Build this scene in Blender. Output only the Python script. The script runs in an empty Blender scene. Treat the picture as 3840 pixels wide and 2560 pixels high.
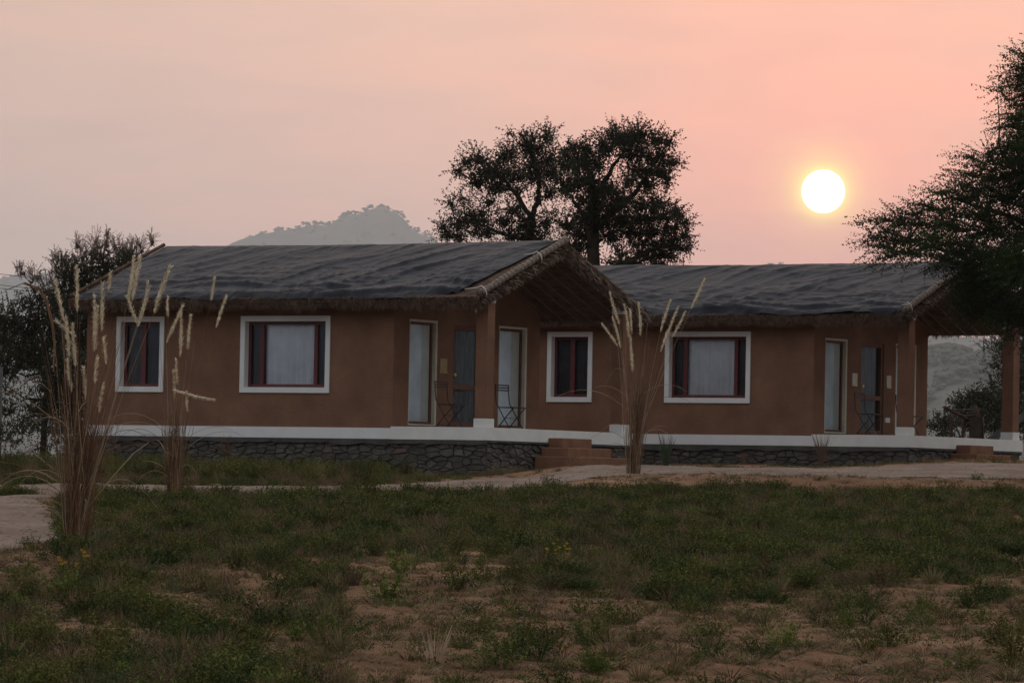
import bpy, math, random
import numpy as np
from mathutils import Vector, Matrix, noise

random.seed(7); np.random.seed(7)
rnd = random.random
def U(a, b): return a + (b - a) * random.random()
SC = bpy.context.scene
COL = SC.collection

# ------------------------------------------------------------------ camera
CAM = Vector((47.0185, -74.6846, -1.2592))
FW = Vector((-0.52802321, 0.84859691, 0.03278371)).normalized()
RT = Vector((0.84922936, 0.5276744, 0.01921512)).normalized()
UP = RT.cross(FW).normalized()
F = 17473.25                      # focal length in pixels of a 3840 px wide picture
cd = bpy.data.cameras.new('camera'); co = bpy.data.objects.new('camera', cd); COL.objects.link(co)
co.matrix_world = Matrix(((RT.x, UP.x, -FW.x, CAM.x), (RT.y, UP.y, -FW.y, CAM.y), (RT.z, UP.z, -FW.z, CAM.z), (0, 0, 0, 1)))
cd.sensor_width = 36; cd.lens = F / 3840 * 36; cd.clip_start = 0.5; cd.clip_end = 30000
SC.camera = co

# ------------------------------------------------------------------ sky and sun
def raydir(px, py): return (FW + RT * ((px - 1920) / F) - UP * ((py - 1280) / F))
SUN = raydir(3087, 718).normalized()
sun_el = math.asin(SUN.z); sun_az = math.atan2(SUN.x, SUN.y)
W = bpy.data.worlds.new('World'); SC.world = W; W.use_nodes = True
nt = W.node_tree; nt.nodes.clear()
def N(tree, t, **kw):
    n = tree.nodes.new(t)
    for k, v in kw.items(): setattr(n, k, v)
    return n
def ramp(tree, stops, inp=None, interp='LINEAR'):
    n = tree.nodes.new('ShaderNodeValToRGB'); cr = n.color_ramp; cr.interpolation = interp
    while len(cr.elements) < len(stops): cr.elements.new(0.5)
    for e, (p, c) in zip(cr.elements, stops): e.position = p; e.color = (*c, 1) if len(c) == 3 else c
    if inp is not None: tree.links.new(inp, n.inputs[0])
    return n
def mth(tree, op, a, b=None, c=None):
    n = tree.nodes.new('ShaderNodeMath'); n.operation = op
    for i, v in enumerate((a, b, c)):
        if v is None: continue
        if isinstance(v, (int, float)): n.inputs[i].default_value = v
        else: tree.links.new(v, n.inputs[i])
    return n.outputs[0]
tc = N(nt, 'ShaderNodeTexCoord'); L = nt.links.new
dot = N(nt, 'ShaderNodeVectorMath', operation='DOT_PRODUCT'); L(tc.outputs['Generated'], dot.inputs[0]); dot.inputs[1].default_value = SUN
ang = mth(nt, 'ARCCOSINE', mth(nt, 'MINIMUM', dot.outputs['Value'], 1.0))
deg = mth(nt, 'MULTIPLY', ang, 57.29578)
# thin uneven veil of cloud: long streaks near the horizon
mp = N(nt, 'ShaderNodeMapping'); L(tc.outputs['Generated'], mp.inputs[0]); mp.inputs['Scale'].default_value = (5, 5, 34); mp.inputs['Rotation'].default_value = (0.0, 0.06, 0)
nz = N(nt, 'ShaderNodeTexNoise'); L(mp.outputs[0], nz.inputs[0]); nz.inputs['Scale'].default_value = 2.6; nz.inputs['Detail'].default_value = 5; nz.inputs['Roughness'].default_value = .55
veil = mth(nt, 'SUBTRACT', nz.outputs[0], 0.5)
wdeg = mth(nt, 'MAXIMUM', mth(nt, 'ADD', deg, mth(nt, 'MULTIPLY', veil, mth(nt, 'MULTIPLY', mth(nt, 'MINIMUM', mth(nt, 'SUBTRACT', deg, 0.27), 3.0), 1.3))), 0.0)
SKY_GAIN = 1.0
near = ramp(nt, [(0.0, (2.2, 1.9, .8)), (0.031, (2.2, 1.9, .60)), (0.037, (1.9, 1.45, .50)), (0.048, (1.6, .98, .48)), (0.068, (1.46, .72, .47)), (0.11, (1.32, .58, .46)), (0.36, (1.03, .58, .485)), (0.6, (.87, .59, .515)), (1.0, (.75, .565, .505))], mth(nt, 'DIVIDE', wdeg, 8.0))
far = ramp(nt, [(0.0, (.75, .565, .505)), (8 / 120, (.75, .565, .505)), (12 / 120, (.65, .515, .47)), (18 / 120, (.62, .50, .46)), (35 / 120, (.62, .57, .55)), (70 / 120, (.60, .61, .62)), (1.0, (.56, .60, .64))], mth(nt, 'DIVIDE', wdeg, 120.0))
sepz = N(nt, 'ShaderNodeSeparateXYZ'); L(tc.outputs['Generated'], sepz.inputs[0])
elf = ramp(nt, [(0.0, (.42, .42, .44)), (.10, (.55, .55, .57)), (.3, (.88, .88, .89)), (.6, (1.28, 1.28, 1.28)), (1.0, (1.55, 1.55, 1.57))], sepz.outputs[2])
away = N(nt, 'ShaderNodeMapRange'); away.interpolation_type = 'SMOOTHSTEP'; L(deg, away.inputs[0]); away.inputs[1].default_value = 14; away.inputs[2].default_value = 60
elm = N(nt, 'ShaderNodeMix', data_type='RGBA'); elm.blend_type = 'MULTIPLY'; L(away.outputs[0], elm.inputs[0]); L(far.outputs[0], elm.inputs[6]); L(elf.outputs[0], elm.inputs[7])
sel = mth(nt, 'GREATER_THAN', wdeg, 8.0)
mx = N(nt, 'ShaderNodeMix', data_type='RGBA'); L(sel, mx.inputs[0]); L(near.outputs[0], mx.inputs[6]); L(elm.outputs[2], mx.inputs[7])
# a little of the physical sky, low sun
sky = N(nt, 'ShaderNodeTexSky', sky_type='NISHITA'); sky.sun_disc = False; sky.sun_elevation = sun_el; sky.sun_rotation = sun_az; sky.dust_density = 5; sky.air_density = 2
skm = N(nt, 'ShaderNodeMix', data_type='RGBA'); skm.blend_type = 'ADD'; skm.inputs[0].default_value = 0.02; L(mx.outputs[2], skm.inputs[6]); L(sky.outputs[0], skm.inputs[7])
mp2 = N(nt, 'ShaderNodeMapping'); L(tc.outputs['Generated'], mp2.inputs[0]); mp2.inputs['Scale'].default_value = (9, 9, 46); mp2.inputs['Rotation'].default_value = (0.10, 0.16, 0)
nz2 = N(nt, 'ShaderNodeTexNoise'); L(mp2.outputs[0], nz2.inputs[0]); nz2.inputs['Scale'].default_value = 1.6; nz2.inputs['Detail'].default_value = 6; nz2.inputs['Roughness'].default_value = .6; nz2.inputs['Distortion'].default_value = .4
st_ = ramp(nt, [(.30, (.93, .925, .94)), (.5, (1, 1, 1)), (.72, (1.14, 1.02, .97))], nz2.outputs[0])
stm = N(nt, 'ShaderNodeMix', data_type='RGBA'); stm.blend_type = 'MULTIPLY'; stm.inputs[0].default_value = 1; L(skm.outputs[2], stm.inputs[6]); L(st_.outputs[0], stm.inputs[7])
disc = mth(nt, 'SUBTRACT', 1.0, mth(nt, 'SMOOTH_MIN', mth(nt, 'MAXIMUM', mth(nt, 'DIVIDE', mth(nt, 'SUBTRACT', deg, 0.246), 0.02), 0.0), 1.0, 0.0))
dm = N(nt, 'ShaderNodeMix', data_type='RGBA'); L(disc, dm.inputs[0]); L(stm.outputs[2], dm.inputs[6]); dm.inputs[7].default_value = (30, 27, 20, 1)
bg = N(nt, 'ShaderNodeBackground'); L(dm.outputs[2], bg.inputs[0]); bg.inputs[1].default_value = SKY_GAIN
wo = N(nt, 'ShaderNodeOutputWorld'); L(bg.outputs[0], wo.inputs[0])
sl = bpy.data.lights.new('sun', 'SUN'); sl.energy = 0.35; sl.color = (1, .55, .3); sl.angle = math.radians(.53)
so = bpy.data.objects.new('sun', sl); COL.objects.link(so); so.rotation_euler = SUN.to_track_quat('Z', 'Y').to_euler()
vs = SC.view_settings; vs.view_transform = 'Standard'; vs.look = 'None'; vs.gamma = 1; vs.use_curve_mapping = False; vs.exposure = 0
SC.cycles.use_denoising = True
SC.cycles.volume_bounces = 1
SC.cycles.max_bounces = 6; SC.cycles.transparent_max_bounces = 12

# ------------------------------------------------------------------ helpers
def tag(o, label=None, cat=None, group=None, kind=None):
    for k, v in (('label', label), ('category', cat), ('group', group), ('kind', kind)):
        if v: o[k] = v
    return o
def empty(name, loc=(0, 0, 0), parent=None):
    o = bpy.data.objects.new(name, None); COL.objects.link(o); o.location = loc; o.empty_display_size = .2
    if parent: o.parent = parent
    return o
class MB:
    def __init__(s): s.v = []; s.f = []
    def add(s, vs, fs):
        n = len(s.v); s.v.extend(tuple(v) for v in vs); s.f.extend(tuple(i + n for i in f) for f in fs)
    def box(s, x0, x1, y0, y1, z0, z1):
        s.add([(x0, y0, z0), (x1, y0, z0), (x1, y1, z0), (x0, y1, z0), (x0, y0, z1), (x1, y0, z1), (x1, y1, z1), (x0, y1, z1)],
              [(0, 3, 2, 1), (4, 5, 6, 7), (0, 1, 5, 4), (1, 2, 6, 5), (2, 3, 7, 6), (3, 0, 4, 7)])
    def tube(s, pts, rad, n=6, cap=True):
        pts = [Vector(p) for p in pts]; rings = []
        if not hasattr(rad, '__len__'): rad = [rad] * len(pts)
        base = len(s.v); ref = None
        for i, p in enumerate(pts):
            t = (pts[min(i + 1, len(pts) - 1)] - pts[max(i - 1, 0)]).normalized()
            if ref is None: ref = t.orthogonal().normalized()
            ref = (ref - t * ref.dot(t)).normalized(); b = t.cross(ref)
            for k in range(n):
                a = 2 * math.pi * k / n
                s.v.append(tuple(p + (ref * math.cos(a) + b * math.sin(a)) * rad[i]))
        for i in range(len(pts) - 1):
            for k in range(n):
                a = base + i * n + k; b_ = base + i * n + (k + 1) % n
                s.f.append((a, b_, b_ + n, a + n))
        if cap:
            s.f.append(tuple(base + k for k in range(n))[::-1]); s.f.append(tuple(base + (len(pts) - 1) * n + k for k in range(n)))
    def strip(s, pts, w, side=None):      # flat ribbon of varying width
        pts = [Vector(p) for p in pts]; base = len(s.v); n = len(pts)
        for i, p in enumerate(pts):
            t = (pts[min(i + 1, n - 1)] - pts[max(i - 1, 0)])
            sd = side if side is not None else t.cross(Vector((0, 0, 1)))
            if sd.length < 1e-6: sd = Vector((1, 0, 0))
            sd = sd.normalized(); ww = w[i] if hasattr(w, '__len__') else w
            s.v.append(tuple(p - sd * ww / 2)); s.v.append(tuple(p + sd * ww / 2))
        for i in range(n - 1): s.f.append((base + 2 * i, base + 2 * i + 1, base + 2 * i + 3, base + 2 * i + 2))
    def build(s, name, mat, parent=None, smooth=False, off=None):
        me = bpy.data.meshes.new(name); me.from_pydata(s.v, [], s.f); me.materials.append(mat)
        if smooth: me.polygons.foreach_set('use_smooth', [True] * len(me.polygons))
        me.update()
        o = bpy.data.objects.new(name, me); COL.objects.link(o)
        if parent: o.parent = parent
        if off is not None: o.location = off
        return o
def at(px, py, d):                        # world point seen at a pixel of the 3840 px photograph, d metres ahead
    return CAM + raydir(px, py) * d
def uv_of(p):                             # column, row, depth of a world point
    v = Vector(p) - CAM; z = v.dot(FW)
    return 1920 + F * v.dot(RT) / z, 1280 - F * v.dot(UP) / z, z

# ------------------------------------------------------------------ materials
def mat(name, col, rough=.85, spec=.3, var=.25, scale=8, bump=.0, bscale=60, col2=None, metal=0, detail=6, coord='Object', stretch=None, rand=0.0, sss=0, trans=0, attr=None):
    m = bpy.data.materials.new(name); m.use_nodes = True; t = m.node_tree; b = t.nodes['Principled BSDF']
    b.inputs['Roughness'].default_value = rough; b.inputs['Specular IOR Level'].default_value = spec; b.inputs['Metallic'].default_value = metal
    c = N(t, 'ShaderNodeTexCoord'); src = c.outputs[coord]
    if stretch:
        mp = N(t, 'ShaderNodeMapping'); t.links.new(src, mp.inputs[0]); mp.inputs['Scale'].default_value = stretch; src = mp.outputs[0]
    n = N(t, 'ShaderNodeTexNoise'); t.links.new(src, n.inputs[0]); n.inputs['Scale'].default_value = scale; n.inputs['Detail'].default_value = detail; n.inputs['Roughness'].default_value = .6
    c2 = col2 or tuple(x * (1 - var) for x in col); c1 = tuple(min(1, x * (1 + (0 if col2 else var))) for x in col)
    r = ramp(t, [(.3, c2), (.7, c1)], n.outputs[0]); out = r.outputs[0]
    if rand:
        oi = N(t, 'ShaderNodeObjectInfo'); hs = N(t, 'ShaderNodeHueSaturation'); t.links.new(out, hs.inputs['Color'])
        t.links.new(mth(t, 'ADD', mth(t, 'MULTIPLY', oi.outputs['Random'], 2 * rand), 1 - rand), hs.inputs['Value'])
        t.links.new(mth(t, 'ADD', mth(t, 'MULTIPLY', mth(t, 'FRACT', mth(t, 'MULTIPLY', oi.outputs['Random'], 7.31)), .05), .475), hs.inputs['Hue'])
        out = hs.outputs[0]
    t.links.new(out, b.inputs['Base Color'])
    if bump:
        n2 = N(t, 'ShaderNodeTexNoise'); t.links.new(src, n2.inputs[0]); n2.inputs['Scale'].default_value = bscale; n2.inputs['Detail'].default_value = 5
        bp = N(t, 'ShaderNodeBump'); bp.inputs['Strength'].default_value = bump; bp.inputs['Distance'].default_value = .02
        t.links.new(n2.outputs[0], bp.inputs['Height']); t.links.new(bp.outputs[0], b.inputs['Normal'])
    if trans:                              # thin leaf: some light comes through
        ds = N(t, 'ShaderNodeBsdfTranslucent'); t.links.new(out, ds.inputs[0]); ms = N(t, 'ShaderNodeMixShader'); ms.inputs[0].default_value = trans
        t.links.new(b.outputs[0], ms.inputs[1]); t.links.new(ds.outputs[0], ms.inputs[2]); t.links.new(ms.outputs[0], t.nodes['Material Output'].inputs[0])
    return m
M = {}
M['plaster'] = mat('ochre_mud_plaster', (.172, .091, .058), .95, .1, .22, 1.6, .5, 20, detail=12)
M['mud'] = mat('red_mud', (.185, .094, .057), .95, .1, .2, 4, .5, 18)
M['white'] = mat('whitewash', (.60, .59, .56), .9, .1, .07, 3, .15, 20, detail=8)
M['whitecool'] = mat('whitewash_frame', (.62, .61, .60), .85, .15, .05, 3, .1, 20)
M['cream'] = mat('cream_limewash', (.50, .45, .37), .9, .1, .12, 6, .2, 25)
M['red'] = mat('dark_red_paint', (.095, .018, .020), .45, .4, .2, 12)
M['wood'] = mat('brown_door_wood', (.13, .05, .028), .6, .35, .25, 10, .15, 30, stretch=(1, 1, .15))
M['curtain'] = mat('white_curtain', (.80, .82, .86), .9, .05, .1, 2.5, 0)
M['curtain2'] = mat('pale_curtain', (.72, .78, .80), .9, .05, .15, 2.5, 0)
M['curtain3'] = mat('cream_curtain', (.60, .61, .54), .9, .05, .1, 2.5, 0)
M['dark_curtain'] = mat('grey_net_curtain', (.075, .08, .09), .9, .1, .15, 3)
M['streak'] = mat('patterned_curtain', (.13, .135, .135), .9, .1, .1, 5, col2=(.02, .02, .022), stretch=(6, 6, .6))
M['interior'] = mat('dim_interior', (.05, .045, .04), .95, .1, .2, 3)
M['stone'] = mat('grey_stone', (.074, .065, .057), .9, .2, .4, 5, .6, 30, rand=.3)
M['stone_red'] = mat('red_stone', (.085, .060, .053), .9, .2, .3, 5, .6, 30, rand=.35)
M['mortar'] = mat('dark_joint', (.044, .039, .034), 1, .05, .4, 9, .5, 40)
M['cement'] = mat('grey_cement_render', (.070, .065, .061), .95, .1, .3, 3, .5, 25, detail=9)
M['thatch'] = mat('brown_thatch', (.13, .08, .056), .95, .1, .5, 5, .9, 40, col2=(.035, .02, .014), detail=9)
M['straw'] = mat('straw', (.17, .108, .076), .9, .15, .4, 9, 0, col2=(.05, .03, .021))
M['straw_pale'] = mat('pale_straw', (.30, .225, .175), .9, .15, .4, 4, 0, col2=(.12, .08, .06))
M['reed'] = mat('bound_reed_roll', (.26, .205, .17), .9, .15, .3, 20, .6, 60, col2=(.075, .05, .038))
M['bamboo'] = mat('bamboo_pole', (.13, .075, .045), .7, .3, .3, 6, .2, 30)
M['twine'] = mat('white_twine', (.6, .58, .54), .8, .2, .1, 10)
M['iron'] = mat('brown_painted_iron', (.028, .011, .011), .5, .4, .2, 20)
M['plaque'] = mat('yellowed_board', (.30, .22, .12), .8, .2, .15, 8)
M['brass'] = mat('brass', (.75, .6, .2), .35, .5, .1, 10, metal=.6)
M['bark'] = mat('dark_bark', (.035, .026, .02), .95, .1, .4, 3, .8, 12)
M['leafdark'] = mat('acacia_leaf', (.030, .034, .021), .85, .05, .35, .8, trans=.1)
M['leafright'] = mat('mesquite_leaf', (.040, .070, .016), .8, .12, .45, .6, trans=.3, col2=(.010, .015, .008))
M['leafbush'] = mat('bush_leaf', (.040, .042, .022), .8, .1, .4, 1.0, trans=.2)
M['leafdry'] = mat('feathery_twig', (.14, .095, .075), .9, .1, .3, 2, trans=.2)
M['log'] = mat('weathered_log', (.05, .032, .024), .85, .2, .4, 6, .5, 25)
M['beam'] = mat('grey_beam', (.06, .063, .062), .8, .3, .3, 6)
M['post'] = mat('concrete_post', (.14, .14, .14), .9, .2, .2, 6)
M['wire'] = mat('cable', (.03, .03, .033), .6, .3, .1, 3)
M['stalk'] = mat('dry_reed_stalk', (.26, .14, .072), .8, .2, .35, 3.0, col2=(.05, .022, .015), stretch=(6, 6, .5))
M['stalkpale'] = mat('pale_reed_stalk', (.36, .26, .17), .8, .2, .3, 3)
M['plume'] = mat('cream_plume', (.70, .60, .44), .95, .05, .35, 22, .4, 90, trans=.25)
M['tuftdark'] = mat('dark_dry_tuft', (.10, .06, .042), .85, .1, .35, 4)
M['greenreed'] = mat('green_reed', (.035, .05, .025), .8, .2, .3, 3)
M['hill'] = mat('scrub_hill', (.09, .09, .075), 1, .0, .4, .02)
M['hilltree'] = mat('hill_tree_leaf', (.08, .08, .065), 1, 0, .3, .1)
def glassmat():
    m = bpy.data.materials.new('window_glass'); m.use_nodes = True; t = m.node_tree; t.nodes.clear()
    g = N(t, 'ShaderNodeBsdfGlossy'); g.inputs['Roughness'].default_value = .12; g.inputs[0].default_value = (.55, .6, .66, 1)
    tr = N(t, 'ShaderNodeBsdfTransparent'); tr.inputs[0].default_value = (.93, .94, .95, 1); f = N(t, 'ShaderNodeFresnel'); f.inputs[0].default_value = 1.5
    nzz = N(t, 'ShaderNodeTexNoise'); nzz.inputs['Scale'].default_value = 2.0; bp = N(t, 'ShaderNodeBump'); bp.inputs['Strength'].default_value = .05
    t.links.new(nzz.outputs[0], bp.inputs['Height']); t.links.new(bp.outputs[0], g.inputs['Normal'])
    ms = N(t, 'ShaderNodeMixShader'); t.links.new(f.outputs[0], ms.inputs[0]); t.links.new(tr.outputs[0], ms.inputs[1]); t.links.new(g.outputs[0], ms.inputs[2])
    o = N(t, 'ShaderNodeOutputMaterial'); t.links.new(ms.outputs[0], o.inputs[0]); return m
M['glass'] = glassmat()
def tarpmat():
    m = bpy.data.materials.new('dark_tarpaulin'); m.use_nodes = True; t = m.node_tree; b = t.nodes['Principled BSDF']
    c = N(t, 'ShaderNodeTexCoord'); n = N(t, 'ShaderNodeTexNoise'); t.links.new(c.outputs['Object'], n.inputs[0]); n.inputs['Scale'].default_value = 1.3; n.inputs['Detail'].default_value = 8
    r = ramp(t, [(.3, (.009, .010, .017)), (.5, (.015, .016, .022)), (.72, (.026, .026, .030))], n.outputs[0]); t.links.new(r.outputs[0], b.inputs['Base Color'])
    b.inputs['Roughness'].default_value = .40; b.inputs['Specular IOR Level'].default_value = .11
    mp = N(t, 'ShaderNodeMapping'); t.links.new(c.outputs['Object'], mp.inputs[0]); mp.inputs['Rotation'].default_value = (0, 0, -.9); mp.inputs['Scale'].default_value = (2.5, 9, 9)
    n2 = N(t, 'ShaderNodeTexNoise'); t.links.new(mp.outputs[0], n2.inputs[0]); n2.inputs['Scale'].default_value = 4.5; n2.inputs['Detail'].default_value = 6; n2.inputs['Distortion'].default_value = .5
    bp = N(t, 'ShaderNodeBump'); bp.inputs['Strength'].default_value = .25; bp.inputs['Distance'].default_value = .010; t.links.new(n2.outputs[0], bp.inputs['Height']); t.links.new(bp.outputs[0], b.inputs['Normal'])
    return m
M['tarp'] = tarpmat()
def dirtmat(name, stops, sc1, bump):
    m = bpy.data.materials.new(name); m.use_nodes = True; t = m.node_tree; b = t.nodes['Principled BSDF']; b.inputs['Roughness'].default_value = .97; b.inputs['Specular IOR Level'].default_value = .08
    c = N(t, 'ShaderNodeTexCoord'); n = N(t, 'ShaderNodeTexNoise'); t.links.new(c.outputs['Object'], n.inputs[0]); n.inputs['Scale'].default_value = sc1; n.inputs['Detail'].default_value = 10; n.inputs['Roughness'].default_value = .65
    r = ramp(t, stops, n.outputs[0])
    n3 = N(t, 'ShaderNodeTexNoise'); t.links.new(c.outputs['Object'], n3.inputs[0]); n3.inputs['Scale'].default_value = 14; n3.inputs['Detail'].default_value = 8; n3.inputs['Roughness'].default_value = .7
    mxx = N(t, 'ShaderNodeMix', data_type='RGBA'); mxx.blend_type = 'MULTIPLY'; mxx.inputs[0].default_value = .8
    r3 = ramp(t, [(.33, (.45, .42, .4)), (.5, (.95, .95, .95)), (.75, (1.25, 1.22, 1.18))], n3.outputs[0])
    t.links.new(r.outputs[0], mxx.inputs[6]); t.links.new(r3.outputs[0], mxx.inputs[7]); t.links.new(mxx.outputs[2], b.inputs['Base Color'])
    bp = N(t, 'ShaderNodeBump'); bp.inputs['Strength'].default_value = bump; bp.inputs['Distance'].default_value = .05; t.links.new(n3.outputs[0], bp.inputs['Height']); t.links.new(bp.outputs[0], b.inputs['Normal'])
    return m
M['dirt'] = dirtmat('reddish_dirt', [(.3, (.10, .050, .028)), (.5, (.195, .105, .060)), (.68, (.30, .172, .103))], .55, .8)
M['path'] = dirtmat('pale_sandy_track', [(.3, (.14, .098, .074)), (.5, (.205, .150, .119)), (.7, (.265, .202, .165))], .8, .6)

# ------------------------------------------------------------------ ground
FWH = Vector((FW.x, FW.y, 0)).normalized(); RTH = Vector((FWH.y, -FWH.x, 0))
ZL = np.array([(-60, -2.9), (0, -2.75), (25, -2.58), (30, -2.46), (48, -1.9), (63, -1.46), (68, -1.36), (76, -1.22), (84, -1.1), (93, -1.0), (105, -.9), (130, -.8), (9000, -.8)])
ZR = np.array([(-60, -2.9), (0, -2.75), (25, -2.58), (30, -2.46), (48, -1.95), (60, -1.62), (70, -1.32), (73, -1.22), (75.2, -1.10), (76.6, -.89), (78, -.85), (85, -.70), (95, -.60), (110, -.52), (9000, -.52)])
def sstep(a, b, x):
    t = min(1, max(0, (x - a) / (b - a))); return t * t * (3 - 2 * t)
def gz(u, d, fine=True):
    a = 1920 + u / max(d, 20) * F
    s = sstep(1200, 2700, a)
    z = float(np.interp(d, ZL[:, 0], ZL[:, 1])) * (1 - s) + float(np.interp(d, ZR[:, 0], ZR[:, 1])) * s
    # ditch beside the track on the left
    if a < 900: z -= .10 * math.exp(-((d - 66.5) / 1.0) ** 2) * sstep(900, 500, a)
    # heap of earth by the steps and the embankment at the bottom left
    z += .22 * sstep(3000, 3750, a) * sstep(77, 92, d)
    if 27 < d < 38:
        z -= .05 * math.exp(-((u - 1.25 - (d - 30) * .38) / .22) ** 2) * sstep(27, 29, d) * sstep(36, 34, d)
        z -= .04 * math.exp(-((u - 2.35 - (d - 30) * .30) / .25) ** 2) * sstep(27, 29, d) * sstep(36, 33, d)
    z += .10 * math.exp(-((u - 1.6) / 1.3) ** 2 - ((d - 83.5) / 1.2) ** 2)
    if fine and d < 130:
        z += .05 * noise.noise(Vector((u * .7, d * .45, 3))) + .025 * noise.noise(Vector((u * 2.3, d * 1.7, 8))) + .012 * noise.noise(Vector((u * 7, d * 5, 1)))
    return z
def gp(u, d, dz=0.0):
    p = CAM + FWH * d + RTH * u; return Vector((p.x, p.y, gz(u, d) + dz))
def sheet(name, m, us, ds, mask=None, dz=0.0):
    vs = []; idx = {}; fs = []
    keep = {}
    def vid(i, j):
        k = (i, j)
        if k not in idx:
            idx[k] = len(vs); vs.append(tuple(gp(us[i], ds[j], dz)))
        return idx[k]
    for j in range(len(ds) - 1):
        for i in range(len(us) - 1):
            if mask and not mask((us[i] + us[i + 1]) / 2, (ds[j] + ds[j + 1]) / 2): continue
            fs.append((vid(i, j), vid(i + 1, j), vid(i + 1, j + 1), vid(i, j + 1)))
    me = bpy.data.meshes.new(name); me.from_pydata(vs, [], fs); me.materials.append(m); me.polygons.foreach_set('use_smooth', [True] * len(fs))
    o = bpy.data.objects.new(name, me); COL.objects.link(o); return o
us = [-13000, -7500, -3800, -1500, -600, -250, -100, -45] + list(np.arange(-22, 22.01, .22)) + [45, 100, 250, 600, 1500, 3800, 7500, 13000]
ds = [-150, -60, -20, 5, 15] + list(np.arange(22, 112, .25)) + [115, 120, 130, 150, 190, 260, 400, 700, 1200, 2000, 3300, 5200, 8000, 12000, 20000]
tag(sheet('ground', M['dirt'], us, ds), kind='structure')
def dband(a):            # near and far edge of the sandy track at a picture column
    dn = np.interp(a, [-300, 0, 300, 1000, 1400, 2000, 2500, 4200], [61, 61, 65.5, 68, 70.8, 75.6, 77.4, 78.2])
    df = np.interp(a, [-300, 0, 300, 1000, 1400, 2000, 2500, 4200], [74, 74, 75, 77, 79, 81.5, 86, 88])
    return dn, df
def on_path(u, d):
    a = 1920 + u / d * F
    w = noise.noise(Vector((u * .8, d * .35, 20))) * .7 + noise.noise(Vector((u * 3, d * 1.5, 21))) * .4
    if 47.3 + w * .6 < d < 66 and a < 205 + (56 - d) * 9 + w * 45 and not (a > 95 and d < 49.5): return True
    if a < 900 and abs(d - 66.7 + w * .3) < 1.0: return False
    dn, df = dband(a)
    return dn + w * .6 < d < df + w * .5
us2 = list(np.arange(-17, 19, .11)); ds2 = list(np.arange(47, 90, .16))
tag(sheet('path', M['path'], us2, ds2, on_path, .006), kind='structure')

# ------------------------------------------------------------------ hills far behind
def hill(name, pts, d, depth, bump, treesize, ntree, zb=-3):
    xs = [p[0] for p in pts]; ys = [p[1] for p in pts]
    cols = np.arange(xs[0], xs[-1] + 1, 14 if d > 4500 else 22); rows = 15
    vs = []; fs = []
    tops = []
    for c in cols:
        y = np.interp(c, xs, ys); top = at(c, y, d)
        for r in range(rows):
            k = r / (rows - 1); ph = math.cos((k - .5) * math.pi) ** 1.15 if 0 < k < 1 else 0
            dd = (k - .5) * 2 * depth
            n1 = noise.noise(Vector((c * .006, k * 5, d * .01))) * bump
            z = zb + (top.z - zb) * ph * (1 + n1 * (abs(k - .5) * 2))
            p = top + FWH * dd; vs.append((p.x, p.y, z))
        tops.append(top)
    nC = len(cols)
    for i in range(nC - 1):
        for r in range(rows - 1): fs.append((i * rows + r, i * rows + r + 1, (i + 1) * rows + r + 1, (i + 1) * rows + r))
    me = bpy.data.meshes.new(name); me.from_pydata(vs, [], fs); me.materials.append(M['hill']); me.polygons.foreach_set('use_smooth', [True] * len(fs))
    o = bpy.data.objects.new(name, me); COL.objects.link(o); tag(o, kind='structure')
    mb = MB()                                       # scrub and trees along the crest and the near flank
    for i in range(ntree):
        c = U(xs[0], xs[-1]); y = np.interp(c, xs, ys); top = at(c, y, d); k = .5 if i < ntree * .45 else U(.18, .5)
        ph = math.cos((k - .5) * math.pi) ** 1.15; dd = (k - .5) * 2 * depth
        p = top + FWH * dd; z = zb + (top.z - zb) * ph
        s = treesize * U(.35, 1.3); flat = U(.45, .75)
        for q in range(5 if d > 4500 else 9):
            ctr = Vector((p.x, p.y, z + s * .45)) + Vector((U(-1, 1), U(-1, 1), U(-.5, .6))) * s * .6
            rr = s * U(.3, .55); n0 = len(mb.v)
            for v in ICO: mb.v.append((ctr.x + v[0] * rr * U(.75, 1.2), ctr.y + v[1] * rr * U(.75, 1.2), ctr.z + v[2] * rr * flat * U(.7, 1.2)))
            mb.f.extend(tuple(a + n0 for a in f) for f in ICOF)
    t = mb.build(name[:-1] + '_trees' if name.endswith('s') else name + '_trees', M['hilltree']); tag(t, 'scrub trees covering the hazy ' + name.replace('_', ' '), 'trees', kind='stuff')
g_ = (1 + 5 ** .5) / 2
ICO = [Vector(v).normalized() for v in [(-1, g_, 0), (1, g_, 0), (-1, -g_, 0), (1, -g_, 0), (0, -1, g_), (0, 1, g_), (0, -1, -g_), (0, 1, -g_), (g_, 0, -1), (g_, 0, 1), (-g_, 0, -1), (-g_, 0, 1)]]
ICOF = [(0, 11, 5), (0, 5, 1), (0, 1, 7), (0, 7, 10), (0, 10, 11), (1, 5, 9), (5, 11, 4), (11, 10, 2), (10, 7, 6), (7, 1, 8), (3, 9, 4), (3, 4, 2), (3, 2, 6), (3, 6, 8), (3, 8, 9), (4, 9, 5), (2, 4, 11), (6, 2, 10), (8, 6, 7), (9, 8, 1)]
hill('hills', [(-900, 1300), (-300, 1150), (0, 1062), (45, 1045), (100, 1034), (170, 1032), (210, 1046), (330, 1075), (520, 1060), (700, 1000), (820, 950), (900, 912), (1000, 875), (1050, 866), (1100, 858), (1190, 842), (1240, 850), (1290, 812), (1350, 802), (1385, 785), (1420, 780), (1450, 784), (1500, 806), (1530, 838), (1550, 866), (1580, 878), (1620, 893), (1660, 925), (1800, 990), (2100, 1040), (2500, 1050), (2840, 1010), (2900, 992), (2960, 1012), (3150, 1080), (3400, 1250), (3900, 1330), (4500, 1400)], 16000, 2600, .12, 12, 1300)
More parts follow.
